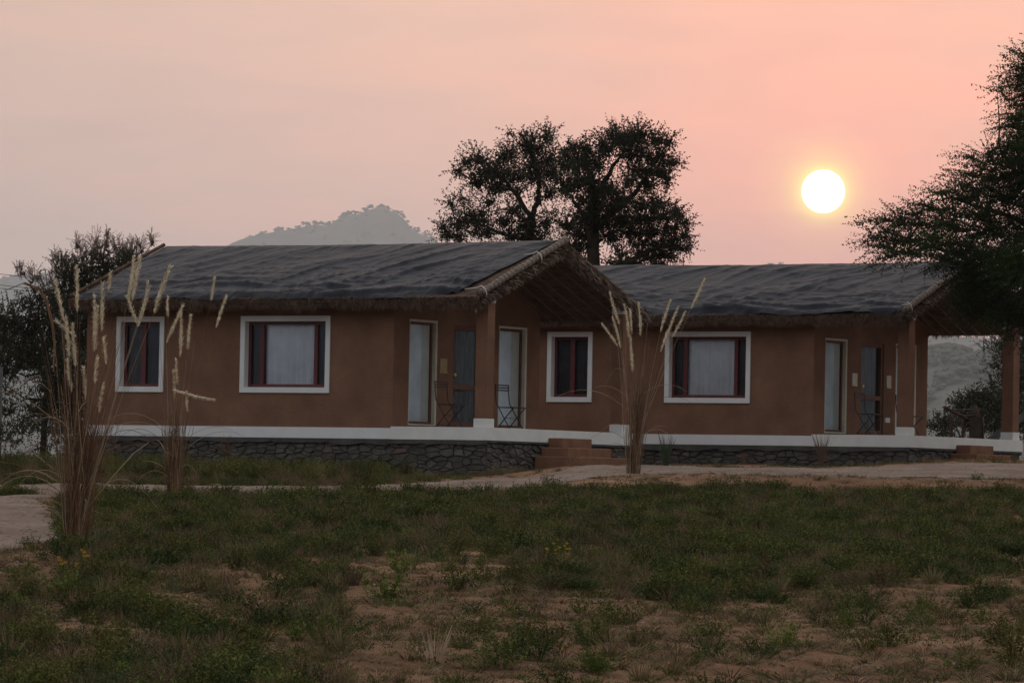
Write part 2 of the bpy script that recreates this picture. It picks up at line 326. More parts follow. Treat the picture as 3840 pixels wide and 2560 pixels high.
hill('right_hill', [(2700, 1700), (3000, 1420), (3300, 1290), (3450, 1262), (3560, 1268), (3640, 1262), (3720, 1272), (3900, 1250), (4300, 1240), (4800, 1400)], 9000, 1400, .25, 7, 300)
hill('wooded_slope', [(3000, 1820), (3250, 1480), (3400, 1360), (3520, 1335), (3600, 1350), (3660, 1350), (3740, 1345), (3900, 1320), (4300, 1300), (4700, 1600)], 4300, 600, .3, 11, 520)
hill('left_slope', [(-700, 1600), (-300, 1420), (0, 1440), (200, 1430), (400, 1500), (700, 1700)], 6600, 900, .3, 11, 200)

# ------------------------------------------------------------------ cottages
L1 = 7.3447
def voronoi(w, h, sx, sy, jit=.5):
    nx = max(1, round(w / sx)); ny = max(1, round(h / sy)); pts = []
    for j in range(ny):
        for i in range(nx):
            if rnd() < .24: continue
            pts.append(((i + .5 + (.5 if j % 2 else 0) - .25 + U(-jit, jit)) * w / nx, (j + .5 + U(-jit, jit)) * h / ny))
    cells = []; asp = sx / sy
    for a in pts:
        poly = [(0, 0), (w, 0), (w, h), (0, h)]
        for b in pts:
            if b is a: continue
            if abs(b[0] - a[0]) > sx * 3 or abs(b[1] - a[1]) > sy * 3.2: continue
            mx_, my_ = (a[0] + b[0]) / 2, (a[1] + b[1]) / 2; dx, dy = (b[0] - a[0]), (b[1] - a[1]) * asp ** 1.9
            new = []
            for k in range(len(poly)):
                p, q = poly[k], poly[(k + 1) % len(poly)]
                fp = (p[0] - mx_) * dx + (p[1] - my_) * dy; fq = (q[0] - mx_) * dx + (q[1] - my_) * dy
                if fp <= 0: new.append(p)
                if fp * fq < 0:
                    t = fp / (fp - fq); new.append((p[0] + t * (q[0] - p[0]), p[1] + t * (q[1] - p[1])))
            poly = new
            if len(poly) < 3: break
        if len(poly) >= 3: cells.append(poly)
    return cells
def stones(parent, org, ax, nrm, w, h, count):      # rubble masonry: the larger stones are objects of their own, the chips between are one
    up = Vector((0, 0, 1)); small = MB()
    def area(p): return abs(sum(p[i][0] * p[(i + 1) % len(p)][1] - p[(i + 1) % len(p)][0] * p[i][1] for i in range(len(p)))) / 2
    cells = sorted(voronoi(w, h, .21, .088), key=area, reverse=True)
    for ci, poly in enumerate(cells):
        cx = sum(p[0] for p in poly) / len(poly); cz = sum(p[1] for p in poly) / len(poly)
        if area(poly) < .0006: continue
        mb = MB(); n = len(poly); dep = U(.008, .04)
        def P3(x, z, o): return org + ax * x + up * z + nrm * o
        c0 = P3(cx, cz, 0); ring = []; sh = U(.003, .010); rg = [U(.88, 1.02) for _ in poly]
        for kk, o in ((1, 0), (.97, .6), (.82, 1)):
            for p, g in zip(poly, rg):
                vx, vz = p[0] - cx, p[1] - cz; l = math.hypot(vx, vz) + 1e-6; f = max(.3, (l - sh) / l) * kk * g
                ring.append(P3(cx + vx * f, cz + vz * f, dep * o + (U(-.006, .006) if o else 0)) - c0)
        ring.append(P3(cx, cz, dep * 1.12) - c0)
        fs = []
        for r in range(2):
            for k in range(n): fs.append((r * n + k, r * n + (k + 1) % n, (r + 1) * n + (k + 1) % n, (r + 1) * n + k))
        for k in range(n): fs.append((2 * n + k, 2 * n + (k + 1) % n, 3 * n))
        if nrm.cross(ax).z > 0: fs = [f[::-1] for f in fs]
        if ci >= count: small.add([v + c0 for v in ring], fs); continue
        mb.add(ring, fs); mb.build('stone', M['stone_red'] if rnd() < .14 else M['stone'], parent, off=c0)
    if small.v: tag(small.build('stone_chips', M['stone'], parent), kind='stuff')

def wall_panel(mb, x0, x1, z0, z1, y0, y1, holes, axis='x'):
    """wall of thickness y0..y1 with rectangular holes; axis 'x' runs along X, 'y' runs along Y"""
    xs = sorted({x0, x1, *[h[0] for h in holes], *[h[1] for h in holes]}); zs = sorted({z0, z1, *[h[2] for h in holes], *[h[3] for h in holes]})
    def inhole(x, z): return any(h[0] < x < h[1] and h[2] < z < h[3] for h in holes)
    for i in range(len(xs) - 1):
        j = 0
        while j < len(zs) - 1:
            if inhole((xs[i] + xs[i + 1]) / 2, (zs[j] + zs[j + 1]) / 2): j += 1; continue
            k = j
            while k + 1 < len(zs) - 1 and not inhole((xs[i] + xs[i + 1]) / 2, (zs[k + 1] + zs[k + 2]) / 2): k += 1
            if axis == 'x': mb.box(xs[i], xs[i + 1], y0, y1, zs[j], zs[k + 1])
            else: mb.box(y0, y1, xs[i], xs[i + 1], zs[j], zs[k + 1])
            j = k + 1
def ring_boxes(mb, x0, x1, z0, z1, t, y0, y1, axis='x', sides='lrtb'):
    def B(a, b, c, d):
        if axis == 'x': mb.box(a, b, y0, y1, c, d)
        else: mb.box(y0, y1, a, b, c, d)
    if 't' in sides: B(x0, x1, z1 - t, z1)
    if 'b' in sides: B(x0, x1, z0, z0 + t)
    zb = z0 + (t if 'b' in sides else 0); zt = z1 - (t if 't' in sides else 0)
    if 'l' in sides: B(x0, x0 + t, zb, zt)
    if 'r' in sides: B(x1 - t, x1, zb, zt)
def curtain(name, m, parent, x0, x1, z0, z1, y, amp, folds, axis='x', seed=0):
    mb = MB(); n = int(max(14, folds * 8)); rows = 9
    for r in range(rows):
        z = z1 + (z0 - z1) * r / (rows - 1)
        for i in range(n + 1):
            t = i / n; ph = t * folds * 2 * math.pi + 1.1 * math.sin(t * 5 + seed) + seed
            o = amp * (math.sin(ph) + .5 * math.sin(ph * 2.3 + 1.3) + .6 * noise.noise(Vector((t * 5, z * 1.2, seed)))) * (.6 + .4 * r / rows)
            a = x0 + (x1 - x0) * t; mb.v.append((a, y + o, z) if axis == 'x' else (y + o, a, z))
    for r in range(rows - 1):
        for i in range(n): mb.f.append((r * (n + 1) + i, r * (n + 1) + i + 1, (r + 1) * (n + 1) + i + 1, (r + 1) * (n + 1) + i))
    return mb.build(name, m, parent, smooth=True)

def bx(name, m, parent, *a):
    mb = MB(); mb.box(*a); return mb.build(name, m, parent)

def front_window(parent, x0, x1, z0, z1, big, seed, m_cur):
    """outer edge of white surround x0..x1, z0..z1 in the facade plane y=0"""
    t = .105
    mb = MB(); ring_boxes(mb, x0, x1, z0, z1, t, -.028, -.002); 
    # whitewashed reveals
    a0, a1, b0, b1 = x0 + t, x1 - t, z0 + t, z1 - t
    mb.box(a0 - .012, a0 + .002, -.001, .15, b0, b1); mb.box(a1 - .002, a1 + .012, -.001, .15, b0, b1); mb.box(a0 + .003, a1 - .003, -.001, .15, b0 - .012, b0 + .002); mb.box(a0 + .003, a1 - .003, -.001, .15, b1 - .002, b1 + .012)
    w = mb.build('window', M['whitecool'], parent)
    a0 += .004; a1 -= .004; b0 += .004; b1 -= .004
    fr = MB(); ring_boxes(fr, a0, a1, b0, b1, .06, .11, .16)
    if big: mull = [(a0 + .06 + .22, .085), (a1 - .06 - .20 - .085, .085)]
    else: mull = [((a0 + a1) / 2 - .055, .11)]
    for q, (mx_, mw) in enumerate(mull): fr.box(mx_, mx_ + mw, .105, .158, b0 + .062, b1 - .062)
    fr.build('window_frame', M['red'], w)
    def sheetpane(e0, e1, z0_, z1_, y_):
        q_ = MB(); q_.add([(e0, y_, z0_), (e1, y_, z0_), (e1, y_, z1_), (e0, y_, z1_)], [(0, 1, 2, 3)]); q_.build('pane', M['glass'], w)
    edges = [a0 + .06] + [e for mx_, mw in mull for e in (mx_, mx_ + mw)] + [a1 - .06]
    for k in range(0, len(edges) - 1, 2):
        e0, e1 = edges[k], edges[k + 1]
        sheetpane(e0 - .01, e1 + .01, b0 + .05, b1 - .05, .134)
        if big and k == 2: curtain('curtain', M['curtain'], w, e0 - .04, e1 + .04, b0 + .02, b1 - .02, .215, .034, 5.5, seed=seed)
        else: curtain('curtain', M['dark_curtain'], w, e0 - .03, e1 + .03, b0 + .02, b1 - .02, .20, .008, 3, seed=seed + k)
    return w
def ypane(w, X, y0, y1, z0, z1):
    q_ = MB(); q_.add([(X, y0, z0), (X, y1, z0), (X, y1, z1), (X, y0, z1)], [(0, 1, 2, 3)]); q_.build('pane', M['glass'], w)
def gable_window(parent, X, y0, y1, z0, z1, seed):
    """tall window in the end wall (plane x=X, seen from +X)"""
    mb = MB(); mb.box(X - .13, X + .004, y1 - .014, y1 + .002, z0, z1); mb.box(X - .13, X + .004, y0 - .002, y0 + .014, z0, z1)
    mb.box(X + .001, X + .007, y0 - .02, y1 + .045, z1 + .001, z1 + .045); mb.box(X + .001, X + .007, y1 + .003, y1 + .045, z0 - .02, z1 - .001)
    mb.box(X - .13, X + .006, y0, y1, z0 - .028, z0 - .001)
    w = mb.build('tall_window', M['cream'], parent)
    fr = MB(); ring_boxes(fr, y0 + .015, y1 - .016, z0 + .002, z1 - .002, .045, X - .11, X - .07, 'y'); fr.build('window_frame', M['wood'], w)
    ypane(w, X - .088, y0 + .055, y1 - .055, z0 + .045, z1 - .045)
    ym = y0 + (y1 - y0) * .64
    curtain('curtain', M['curtain2'], w, y0 - .02, ym, z0, z1, X - .112, .005, 3.5, 'y', seed)
    curtain('curtain', M['curtain3'], w, ym + .01, y1, z0, z1, X - .112, .005, 1.5, 'y', seed + 3)
    return w
def door(parent, X, y0, y1, z0, z1, seed):
    fr = MB(); ring_boxes(fr, y0 + .002, y1 - .002, z0, z1 - .002, .08, X - .12, X - .03, 'y', 'lrt'); fr.box(X - .12, X - .03, y0 + .084, y1 - .084, z0, z0 + .14); fr.box(X - .115, X - .035, y0 + .084, y1 - .084, .78, .87)
    d = fr.build('door', M['wood'], parent)
    ypane(d, X - .088, y0 + .07, y1 - .07, .86, z1 - .07)
    ypane(d, X - .088, y0 + .07, y1 - .07, z0 + .13, .79)
    curtain('curtain', M['streak'], d, y0 + .1, y1 - .05, z0 + .05, z1 - .05, X - .17, .014, 6, 'y', seed)
    k = MB(); k.tube([(X - .03, y0 + .03, 1.06), (X + .03, y0 + .03, 1.06)], .012, 6); k.tube([(X + .03, y0 + .03, 1.06), (X + .045, y0 + .03, 1.06), (X + .06, y0 + .03, 1.06)], [.02, .04, .022], 10); k.build('door_knob', M['brass'], d, True)
    return d

def cottage(org, P_, D, lab, sd, wins, gw, dr):
    random.seed(sd)
    H = empty('cottage', org); tag(H, lab, 'cottage', 'mud walled cottages under tarpaulin covered thatch')
    w = .2593; X = -P_ - w; xl = X - L1; ze = 2.5; zr = 3.68; ov = .40; xr = .10; xlr = xl - .14
    slope = (zr - ze) / (D / 2 + ov)
    def zroof(y): return zr - slope * abs(y - D / 2)
    # plinth and white ledge
    T = .28
    mb = MB(); mb.box(xl - .0, .02, 0.0, D, -1.7, -.24)
    pl = mb.build('plinth', M['mortar'], H)
    stones(pl, Vector((xl, 0, -1.08)), Vector((1, 0, 0)), Vector((0, -1, 0)), -xl + .02, .78, 205)
    stones(pl, Vector((.02, 0, -.92)), Vector((0, 1, 0)), Vector((1, 0, 0)), D, .62, 90)
    # grey cement smeared over the top course, ragged lower edge
    cm = MB(); n = 90
    for (a, b, fx) in ((xl, .09, 'x'), (-.07, D, 'y')):
        base = len(cm.v)
        for i in range(n + 1):
            t = a + (b - a) * i / n; low = -.33 - .09 * abs(noise.noise(Vector((t * 1.1, sd, 0)))) - .04 * noise.noise(Vector((t * 6, sd, 4)))
            if fx == 'y': low = -.29 - .06 * abs(noise.noise(Vector((t * 2, sd, 9))))
            for (o, z) in ((.0, low), (.066, low + .01), (.068, -.243)):
                cm.v.append((t, -o, z) if fx == 'x' else (.02 + o, t, z))
        for i in range(n):
            for k in range(2):
                f = (base + i * 3 + k, base + (i + 1) * 3 + k, base + (i + 1) * 3 + k + 1, base + i * 3 + k + 1); cm.f.append(f)
    cm.build('cement_coat', M['cement'], pl)
    lg = MB(); lg.box(xl - .02, X - .001, -.03, .27, -.24, -.03); lg.build('white_band', M['whitecool'], H)
    ld = MB(); ld.box(X + .001, .075, -.055, D + .05, -.245, .0)
    ld.build('porch_floor', M['white'], H)
    # walls
    f = MB(); holes = [(a0 + .095, a1 - .095, z0 + .095, z1 - .095) for a0, a1, z0, z1, b in wins]
    wall_panel(f, xl, X - T - .001, -.03, 2.42, 0, T, holes); f.build('front_wall', M['plaster'], H)
    e = MB(); holes = [(y0, y1, z0, z1) for y0, y1, z0, z1 in gw] + [dr]
    wall_panel(e, 0, D, .0 - .02, 2.42, X - T, X, holes, 'y')
    # triangle above the end wall
    e.add([(X - T, 0, 2.42), (X - T, D, 2.42), (X - T, D / 2, zroof(D / 2) - .2), (X, 0, 2.42), (X, D, 2.42), (X, D / 2, zroof(D / 2) - .2)], [(0, 1, 2), (3, 5, 4), (0, 2, 5, 3), (1, 4, 5, 2)])
    e.build('end_wall', M['plaster'], H)
    o = MB(); o.box(xl, X - T - .002, D - T, D, -.24, 2.42); o.box(xl, xl + T, T + .002, D - T - .002, -.24, 2.42)
    o.add([(xl, 0, 2.421), (xl, D, 2.421), (xl, D / 2, zroof(D / 2) - .2), (xl + T, 0, 2.421), (xl + T, D, 2.421), (xl + T, D / 2, zroof(D / 2) - .2)], [(0, 2, 1), (3, 4, 5), (0, 3, 5, 2), (1, 2, 5, 4)])
    o.build('rear_wall', M['plaster'], H)
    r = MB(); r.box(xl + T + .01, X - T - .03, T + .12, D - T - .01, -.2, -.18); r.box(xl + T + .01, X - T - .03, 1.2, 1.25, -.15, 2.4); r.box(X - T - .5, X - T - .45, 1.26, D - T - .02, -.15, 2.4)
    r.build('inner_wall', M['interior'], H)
    for q, (a0, a1, z0, z1, b) in enumerate(wins): front_window(H, a0, a1, z0, z1, b, sd + q * 2.3, None)
    for q, (y0, y1, z0, z1) in enumerate(gw): gable_window(H, X, y0 + .0, y1 - .0, z0, z1, sd + q * 1.7)
    door(H, X, *dr, sd)
    # pillars
    for q, (y0, y1) in enumerate(((0, w), (D - .30, D))):
        p = MB(); p.box(-w, 0, y0, y1, .17, 2.36); pp = p.build('pillar', M['plaster'], H)
        bx('pillar_foot', M['white'], pp, -w - .012, .012, y0 - .012, y1 + .012, .002, .168)
        bx('pillar_cap', M['white'], pp, -w - .004, .004, y0 - .004, y1 + .004, 2.362, 2.56 if q == 0 else 2.60)
    # three mud steps, each wider and deeper than the one above
    yc = D / 2 + .02
    for q, (zt, dep, wd) in enumerate(((-.155, .33, 1.10), (-.335, .62, 1.62), (-.505, .92, 2.08))):
        s = MB(); nn = 14
        x0 = .078
        s.box(x0, x0 + dep, yc - wd / 2, yc + wd / 2, -1.35 if q == 2 else zt - .19, zt - .004 * q)
        st = s.build('step', M['mud'], H)
        bv = st.modifiers.new('bevel', 'BEVEL'); bv.width = .018; bv.segments = 2
    # ---- roof
    th = .20
    R = empty('roof', (0, 0, 0), H)
    tb = MB()
    def prism(sgn):
        ye = D / 2 + sgn * (D / 2 + ov); n = 40
        nrm_z = math.cos(math.atan(slope)); nrm_y = sgn * math.sin(math.atan(slope))
        base = len(tb.v)
        for i in range(n + 1):
            x = xlr + (xr - .03 - xlr) * i / n
            sag = -.02 * math.sin(math.pi * i / n) + .012 * noise.noise(Vector((x, sgn, sd)))
            for (yy, zz) in ((D / 2, zr), (ye + sgn * .05, ze - .03), (ye + sgn * .065, ze - .10), (ye - sgn * .03, ze - .21), (D / 2, zr - .22)):
                tb.v.append((x, yy, zz - .02 + sag))
        for i in range(n):
            for k in range(5):
                a = base + i * 5 + k; b = base + i * 5 + (k + 1) % 5; fq = (a, b, b + 5, a + 5); tb.f.append(fq if sgn > 0 else fq[::-1])
        e0 = tuple(base + k for k in range(5)); e1 = tuple(base + n * 5 + k for k in range(5)); tb.f.append(e0); tb.f.append(e1)
    prism(-1); prism(1)
    tb.build('thatch', M['thatch'], R)
    # eave fringe: front edge, and the ragged back edge seen through the porch
    fr = MB()
    for sgn, cnt in ((-1, 8500), (1, 1800)):
        for i in range(cnt):
            x = U(xlr, xr) if sgn < 0 else U(X - .5, xr); ye = D / 2 + sgn * (D / 2 + ov)
            clump = noise.noise(Vector((x * 1.6, sgn, sd))) * .5 + noise.noise(Vector((x * 5, sgn, sd))) * .35
            ln = max(.04, .075 + .15 * clump + U(-.04, .07)); k = rnd()
            z0 = ze - .02 - .17 * k; y0 = ye + sgn * (.065 + U(-.02, .02) - .06 * k)
            dx = U(-.05, .05); c = Vector((x, y0, z0)); 
            fr.strip([c + Vector((0, -sgn * .07, .02)), c + Vector((dx * .4, sgn * .02, -ln * .3)), c + Vector((dx, sgn * U(-.03, .02), -ln))], [.012, .013, .004], Vector((1, U(-.6, .6), 0)).normalized())
    fr.build('eave_fringe', M['straw'], R)
    # ragged straw ends along the gable rakes
    rk = MB(); rp = MB()
    for sgn, cnt in ((-1, 4600), (1, 6500)):
        for i in range(cnt):
            t = rnd(); y = D / 2 + sgn * (D / 2 + ov) * t; zz = zroof(y); k = rnd() ** .8
            z0 = zz - .03 - .30 * k * (1 if sgn > 0 else .95); ln = U(.05, .16) * (1.25 - k) + .02
            c = Vector((xr - .06 - .08 * k, y, z0)); tgt = rk if rnd() < .86 else rp; ln *= 1.5 if tgt is rp else 1
            dn = Vector((U(.3, 1), sgn * U(.0, .7) + (.25 if sgn < 0 else 0), U(-.75, .15) - (.35 if sgn > 0 else 0))).normalized()
            tgt.strip([c, c + dn * ln * .5 + Vector((0, 0, .004)), c + dn * ln + Vector((0, 0, -.02 * rnd()))], [.016 if tgt is rk else .026, .015 if tgt is rk else .024, .005], dn.cross(Vector((U(-1, 1), U(-1, 1), U(-1, 1)))).normalized())
    rk.build('rake_straw', M['straw'], R); rp.build('pale_straw', M['straw_pale'], R)
    # under-face of the thatch at the gable, thickened
    for sgn in (-1, 1):
        ye = D / 2 + sgn * (D / 2 + ov); v = MB(); n = 26
        for i in range(n + 1):
            t = i / n; y = D / 2 + (ye - D / 2) * t; jz = noise.noise(Vector((t * 9, sgn, sd))) * .035; thk = .24 + .05 * math.sin(t * 3)
            v.v += [(xr - .02, y, zroof(y) - .05), (xr - .035 + jz * .5, y, zroof(y) - thk - jz), (xr - .28, y, zroof(y) - thk + .02 - jz), (xr - .28, y, zroof(y) - .1)]
        for i in range(n):
            for k in range(4): 
                a = i * 4 + k; b = i * 4 + (k + 1) % 4; v.f.append((a, b, b + 4, a + 4))
        v.f += [(0, 1, 2, 3), tuple(n * 4 + k for k in range(4))]
        v.build('rake_edge', M['thatch'], R)
    # bound reed roll on the near rake, ties round it
    pts = []; rad = []
    for i in range(24):
        t = i / 23; y = D / 2 - (D / 2 + ov + .02) * t; pts.append((xr - .02 + .012 * noise.noise(Vector((t * 4, sd, 0))), y, zroof(y) + .03 + .012 * noise.noise(Vector((t * 5, sd, 7))))); rad.append(.072 + .004 * math.sin(i * 2.1))
    rr = MB(); rr.tube(pts, rad, 9); roll = rr.build('reed_roll', M['reed'], R, True)
    for i in range(1, 24):
        ti = MB()
        c = Vector(pts[i]); t = (Vector(pts[i]) - Vector(pts[i - 1])).normalized(); a = t.orthogonal().normalized(); b = t.cross(a)
        ti.tube([c + (a * math.cos(q * math.pi / 4) + b * math.sin(q * math.pi / 4)) * (rad[i] + .004) + t * q * .004 for q in range(9)], .0045, 4, False)
        ti.build('binding', M['bark'], roll)
    pts = [(xlr + .03, D / 2 - (D / 2 + ov + .05) * i / 15, zroof(D / 2 - (D / 2 + ov + .05) * i / 15) + .04) for i in range(16)]
    rr = MB(); rr.tube(pts, .04, 8); rr.build('reed_roll', M['thatch'], R, True)
    # twine loops
    for t in ((.97, .30), (.33, .22)) if sd < 20 else ((.93, .05),):
        y = D / 2 - (D / 2 + ov) * t[0]; z = zroof(y); tw = MB()
        tw.tube([(xr - t[1] - .12, y - .02, z + .07), (xr - t[1] * .6, y, z + .095), (xr - .05, y - .02, z + .13), (xr + .045, y - .03, z + .07), (xr + .07, y - .02, z - .02), (xr + .05, y, z - .09)], .009, 5)
        tw.build('twine', M['twine'], R, True)
    # rafters and battens under the porch roof
    for sgn in (-1, 1):
        for i in range(7):
            x = xr - .22 - i * .33 + U(-.03, .03); y0 = D / 2; y1 = D / 2 + sgn * (D / 2 + ov - .05)
            rf = MB(); rf.tube([(x, y0, zr - .27), (x + U(-.03, .03), (y0 + y1) / 2, (zroof(y0) + zroof(y1)) / 2 - .245), (x + U(-.03, .03), y1, zroof(y1) - .25)], U(.018, .032), 6)
            rf.build('rafter', M['bamboo'], R, True)
        for i in range(8):
            y = D / 2 + sgn * (.25 + i * (D / 2 + ov - .35) / 8); rf = MB(); rf.tube([(X + .01, y, zroof(y) - .225 + U(-.01, .01)), (xr - .06, y, zroof(y) - .225)], .013, 5)
            rf.build('batten', M['bamboo'], R, True)
    rb = MB(); rb.tube([(X - .1, D / 2, zr - .31), (xr - .05, D / 2, zr - .31)], .05, 8); rb.build('ridge_pole', M['bamboo'], R, True)
    # dense reed lining between battens
    # ---- tarpaulin
    for sgn in (-1, 1):
        nx, ny = 420, 84
        vs_ = []; fs_ = []
        Ls = math.hypot(D / 2 + ov, zr - ze)
        nY = sgn * math.sin(math.atan(slope)); nZ = math.cos(math.atan(slope))
        for j in range(ny + 1):
            t = j / ny
            for i in range(nx + 1):
                s = i / nx
                # right edge recedes from the rake towards the eave foot
                redge = xr - .62 + .40 * (1 - t) + .05 * noise.noise(Vector((t * 6, 1, sd))) if sd < 20 else xr - .12 + .03 * noise.noise(Vector((t * 6, 1, sd)))
                ledge = xlr + .10 + .10 * t + .03 * noise.noise(Vector((t * 5, 2, sd)))
                x = ledge + (redge - ledge) * s
                tt = t * (1.0 + .012 + .018 * abs(math.sin(x * 1.55 + sd)) + .02 * noise.noise(Vector((x * .8, 3, sd))))
                if sd < 20: tt -= t ** 6 * .10 * sstep(-1.2, -.2, x)
                y = D / 2 + sgn * (D / 2 + ov) * tt; q = tt * Ls
                # folds: long diagonal creases, horizontal sags low down, fine crinkle
                a = x * .62 - q * .78; b = x * .78 + q * .62
                w1 = noise.noise(Vector((x * .5, q * .9, sd))) * .5
                c1 = 1 - abs(noise.noise(Vector((b * 1.05 + w1 * .8, a * .16, sd + 5)))) * 6.0
                c5 = 1 - abs(noise.noise(Vector((b * 3.1 + w1 * 1.3, a * .45, sd + 55)))) * 6
                c2 = 1 - abs(noise.noise(Vector((q * 2.9 + w1 * 1.2, x * .24, sd + 9)))) * 5.0
                c3 = noise.noise(Vector((b * 6 + w1 * 2, a * 2.6, sd + 2)))
                c4 = 1 - abs(noise.noise(Vector((q * 7.5 + w1 * 3.2, x * 1.1, sd + 19)))) * 4.5
                low = sstep(.30, .95, t)
                hgt = .030 * max(0, c1) * (1 - .35 * low) + .011 * max(0, c5) + (.006 + .026 * low) * max(0, c2) ** 1.2 + .004 * c3 + (.004 + .014 * low) * max(0, c4)
                f1 = (b * 1.15 + 1.3 * noise.noise(Vector((b * .35, a * .22, sd + 61))) + .22 * noise.noise(Vector((b * 1.6, a * .9, sd + 62)))) % 1.0
                s1 = f1 ** 1.6 / .86 if f1 < .86 else (1 - f1) / .14
                hgt += .050 * min(1, s1) * max(0, .45 + 1.6 * noise.noise(Vector((a * .55, b * .5, sd + 63)))) * (1 - .5 * low)
                f2 = (q * 2.1 + 1.5 * noise.noise(Vector((x * .33, q * .5, sd + 71))) + .2 * noise.noise(Vector((x * 1.5, q * 1.2, sd + 72)))) % 1.0
                s2 = f2 ** 1.5 / .84 if f2 < .84 else (1 - f2) / .16
                hgt += (.012 + .060 * low) * min(1, s2) * max(0, .5 + 1.5 * noise.noise(Vector((x * .6, q * 1.1, sd + 73))))
                gx = (x * 1.15 + .03 * w1) % 1.0; gq = (q * 1.3 + .03 * w1) % 1.0
                hgt += .007 * max(0, 1 - min(gx, 1 - gx) * 22) + .006 * max(0, 1 - min(gq, 1 - gq) * 20)
                hgt += .03 * noise.noise(Vector((x * .9, q * .7, sd + 30)))
                edge = sstep(0, .06, t) * sstep(0, .01, s) * sstep(0, .01, 1 - s)
                hgt = hgt * (.25 + .75 * edge) + .014
                z = zr - slope * abs(y - D / 2) - .03 * math.sin(math.pi * min(1, s * 1.02)) * (1 - t) + .012 * noise.noise(Vector((x * .7, 5, sd)))
                if t > .955:
                    k = (t - .955) / .045; z -= .085 * k * k; y -= sgn * .01 * k
                vs_.append((x, y + nY * hgt, z + nZ * hgt))
        for j in range(ny):
            for i in range(nx):
                fq = (j * (nx + 1) + i, j * (nx + 1) + i + 1, (j + 1) * (nx + 1) + i + 1, (j + 1) * (nx + 1) + i); fs_.append(fq if sgn < 0 else fq[::-1])
            if sgn > 0 and j % 1: break
        mb = MB(); mb.v = vs_; mb.f = fs_; mb.build('tarpaulin', M['tarp'], R, True)
    return H

W1 = [(-8.7276, -7.556, .633, 2.1298, False), (-5.7048, -3.588, .633, 2.1298, True)]
cottage((0, 0, 0), 1.8657, 5.3561, 'nearer brown mud cottage on the left, its open thatched gable at the centre', 11,
        W1, [(.5527, 1.4923, .07, 2.04), (3.8129, 4.8115, .07, 2.04)], (2.12, 3.24, .0, 2.03))
W2 = [(-8.6447, -7.5228, .633, 2.1298, False), (-5.738, -3.6818, .633, 2.1298, True)]
O2 = (3.6433, 10.377, .101)
cottage(O2, 1.9343, 5.2, 'farther brown mud cottage on the right, its gable end under the dark overhanging tree', 31,
        W2, [(.50, 1.42, .07, 1.97), (3.7, 4.6, .07, 1.97)], (2.10, 3.15, .0, 1.98))

# small boards on the end walls
def board(p, w, h, m, lab, cat='board'):
    mb = MB(); mb.box(0, .02, -w / 2, w / 2, -h / 2, h / 2); mb.box(.0, .024, -w / 2 - .008, w / 2 + .008, -h / 2 - .03, -h / 2 - .001)
    o = mb.build('wall_board', m, None, off=p); tag(o, lab, cat); return o
board((-2.123, 1.76, 1.235), .25, .26, M['plaque'], 'small yellowed board on the wall between the tall window and door of the left cottage')
board((O2[0] - 2.192, O2[1] + 1.80, O2[2] + 1.20), .22, .24, M['cream'], 'small pale board left of the brass door knob on the right cottage')
board((O2[0] - 2.192, O2[1] + 3.36, O2[2] + 1.20), .2, .24, M['cream'], 'small pale board right of the door of the right cottage, half behind its pillar')
sk = MB(); sk.box(0, .03, -.1, .1, -.05, .05); sk.box(.03, .034, -.07, .07, -.03, .03)
tag(sk.build('socket_box', M['whitecool'], None, off=(O2[0] - 2.192, O2[1] + 3.31, O2[2] + .37)), 'white socket box low on the end wall of the right cottage beside its pillar', 'socket')

# ------------------------------------------------------------------ folding chairs
def make_chair():
    r = empty('folding_chair')
    wd = .45; rr = .011
    for s in (0, wd):
        b = MB(); b.tube([(0.0, s, .90), (.01, s, .70), (.03, s, .53), (.09, s, .44), (.22, s, .235), (.38, s, .0)], rr, 6); b.build('back_leg', M['iron'], r, True)
        q = s + (.03 if s == 0 else -.03)
        b = MB(); b.tube([(.44, q, .45), (.22, q, .235), (.02, q, .0)], rr, 6); b.build('front_leg', M['iron'], r, True)
    for z in (.885, .835, .785):
        b = MB(); b.box(-.006, .012, .008, wd - .008, z - .013, z + .013); b.build('back_slat', M['iron'], r)
    b = MB()
    ring_boxes(b, .05, .45, 0, 0, 0, 0, 0) if False else None
    b.box(.06, .45, .02, .045, .438, .456); b.box(.06, .45, wd - .045, wd - .02, .438, .456); b.box(.42, .455, .046, wd - .046, .438, .456); b.box(.06, .09, .046, wd - .046, .438, .456)
    seat = b.build('seat', M['iron'], r)
    for i in range(6):
        x = .105 + i * .053; b = MB(); b.box(x, x + .038, .046, wd - .046, .444, .455); b.build('seat_slat', M['iron'], seat)
    b = MB(); b.tube([(.345, .0, .055), (.345, wd, .055)], .007, 5); b.tube([(.06, .03, .055), (.06, wd - .03, .055)], .007, 5); b.tube([(.22, 0, .235), (.22, wd, .235)], .007, 5); b.build('crossbar', M['iron'], r, True)
    return r
def copy_tree(o, parent=None):
    c = o.copy(); COL.objects.link(c); c.parent = parent
    for ch in o.children: copy_tree(ch, c)
    return c
ch0 = make_chair()
CH = [((-1.72, .86, .002), 0.03, 'dark folding metal chair in front of the glass door, left cottage porch'),
      ((-1.72, 3.06, .002), -.05, 'dark folding metal chair right of the pillar, before a curtained window of the left cottage'),
      ((O2[0] - 1.78, O2[1] + 1.05, O2[2] + .002), .02, 'dim folding metal chair by the door under the porch of the right cottage'),
      ((O2[0] - 1.80, O2[1] + 2.95, O2[2] + .002), .0, 'dim folding metal chair half hidden behind the near pillar of the right cottage')]
for i, (p, rz, lab) in enumerate(CH):
    c = ch0 if i == 0 else copy_tree(ch0)
    c.location = p; c.rotation_euler = (0, 0, rz); tag(c, lab, 'chair', 'folding chairs on the porches')

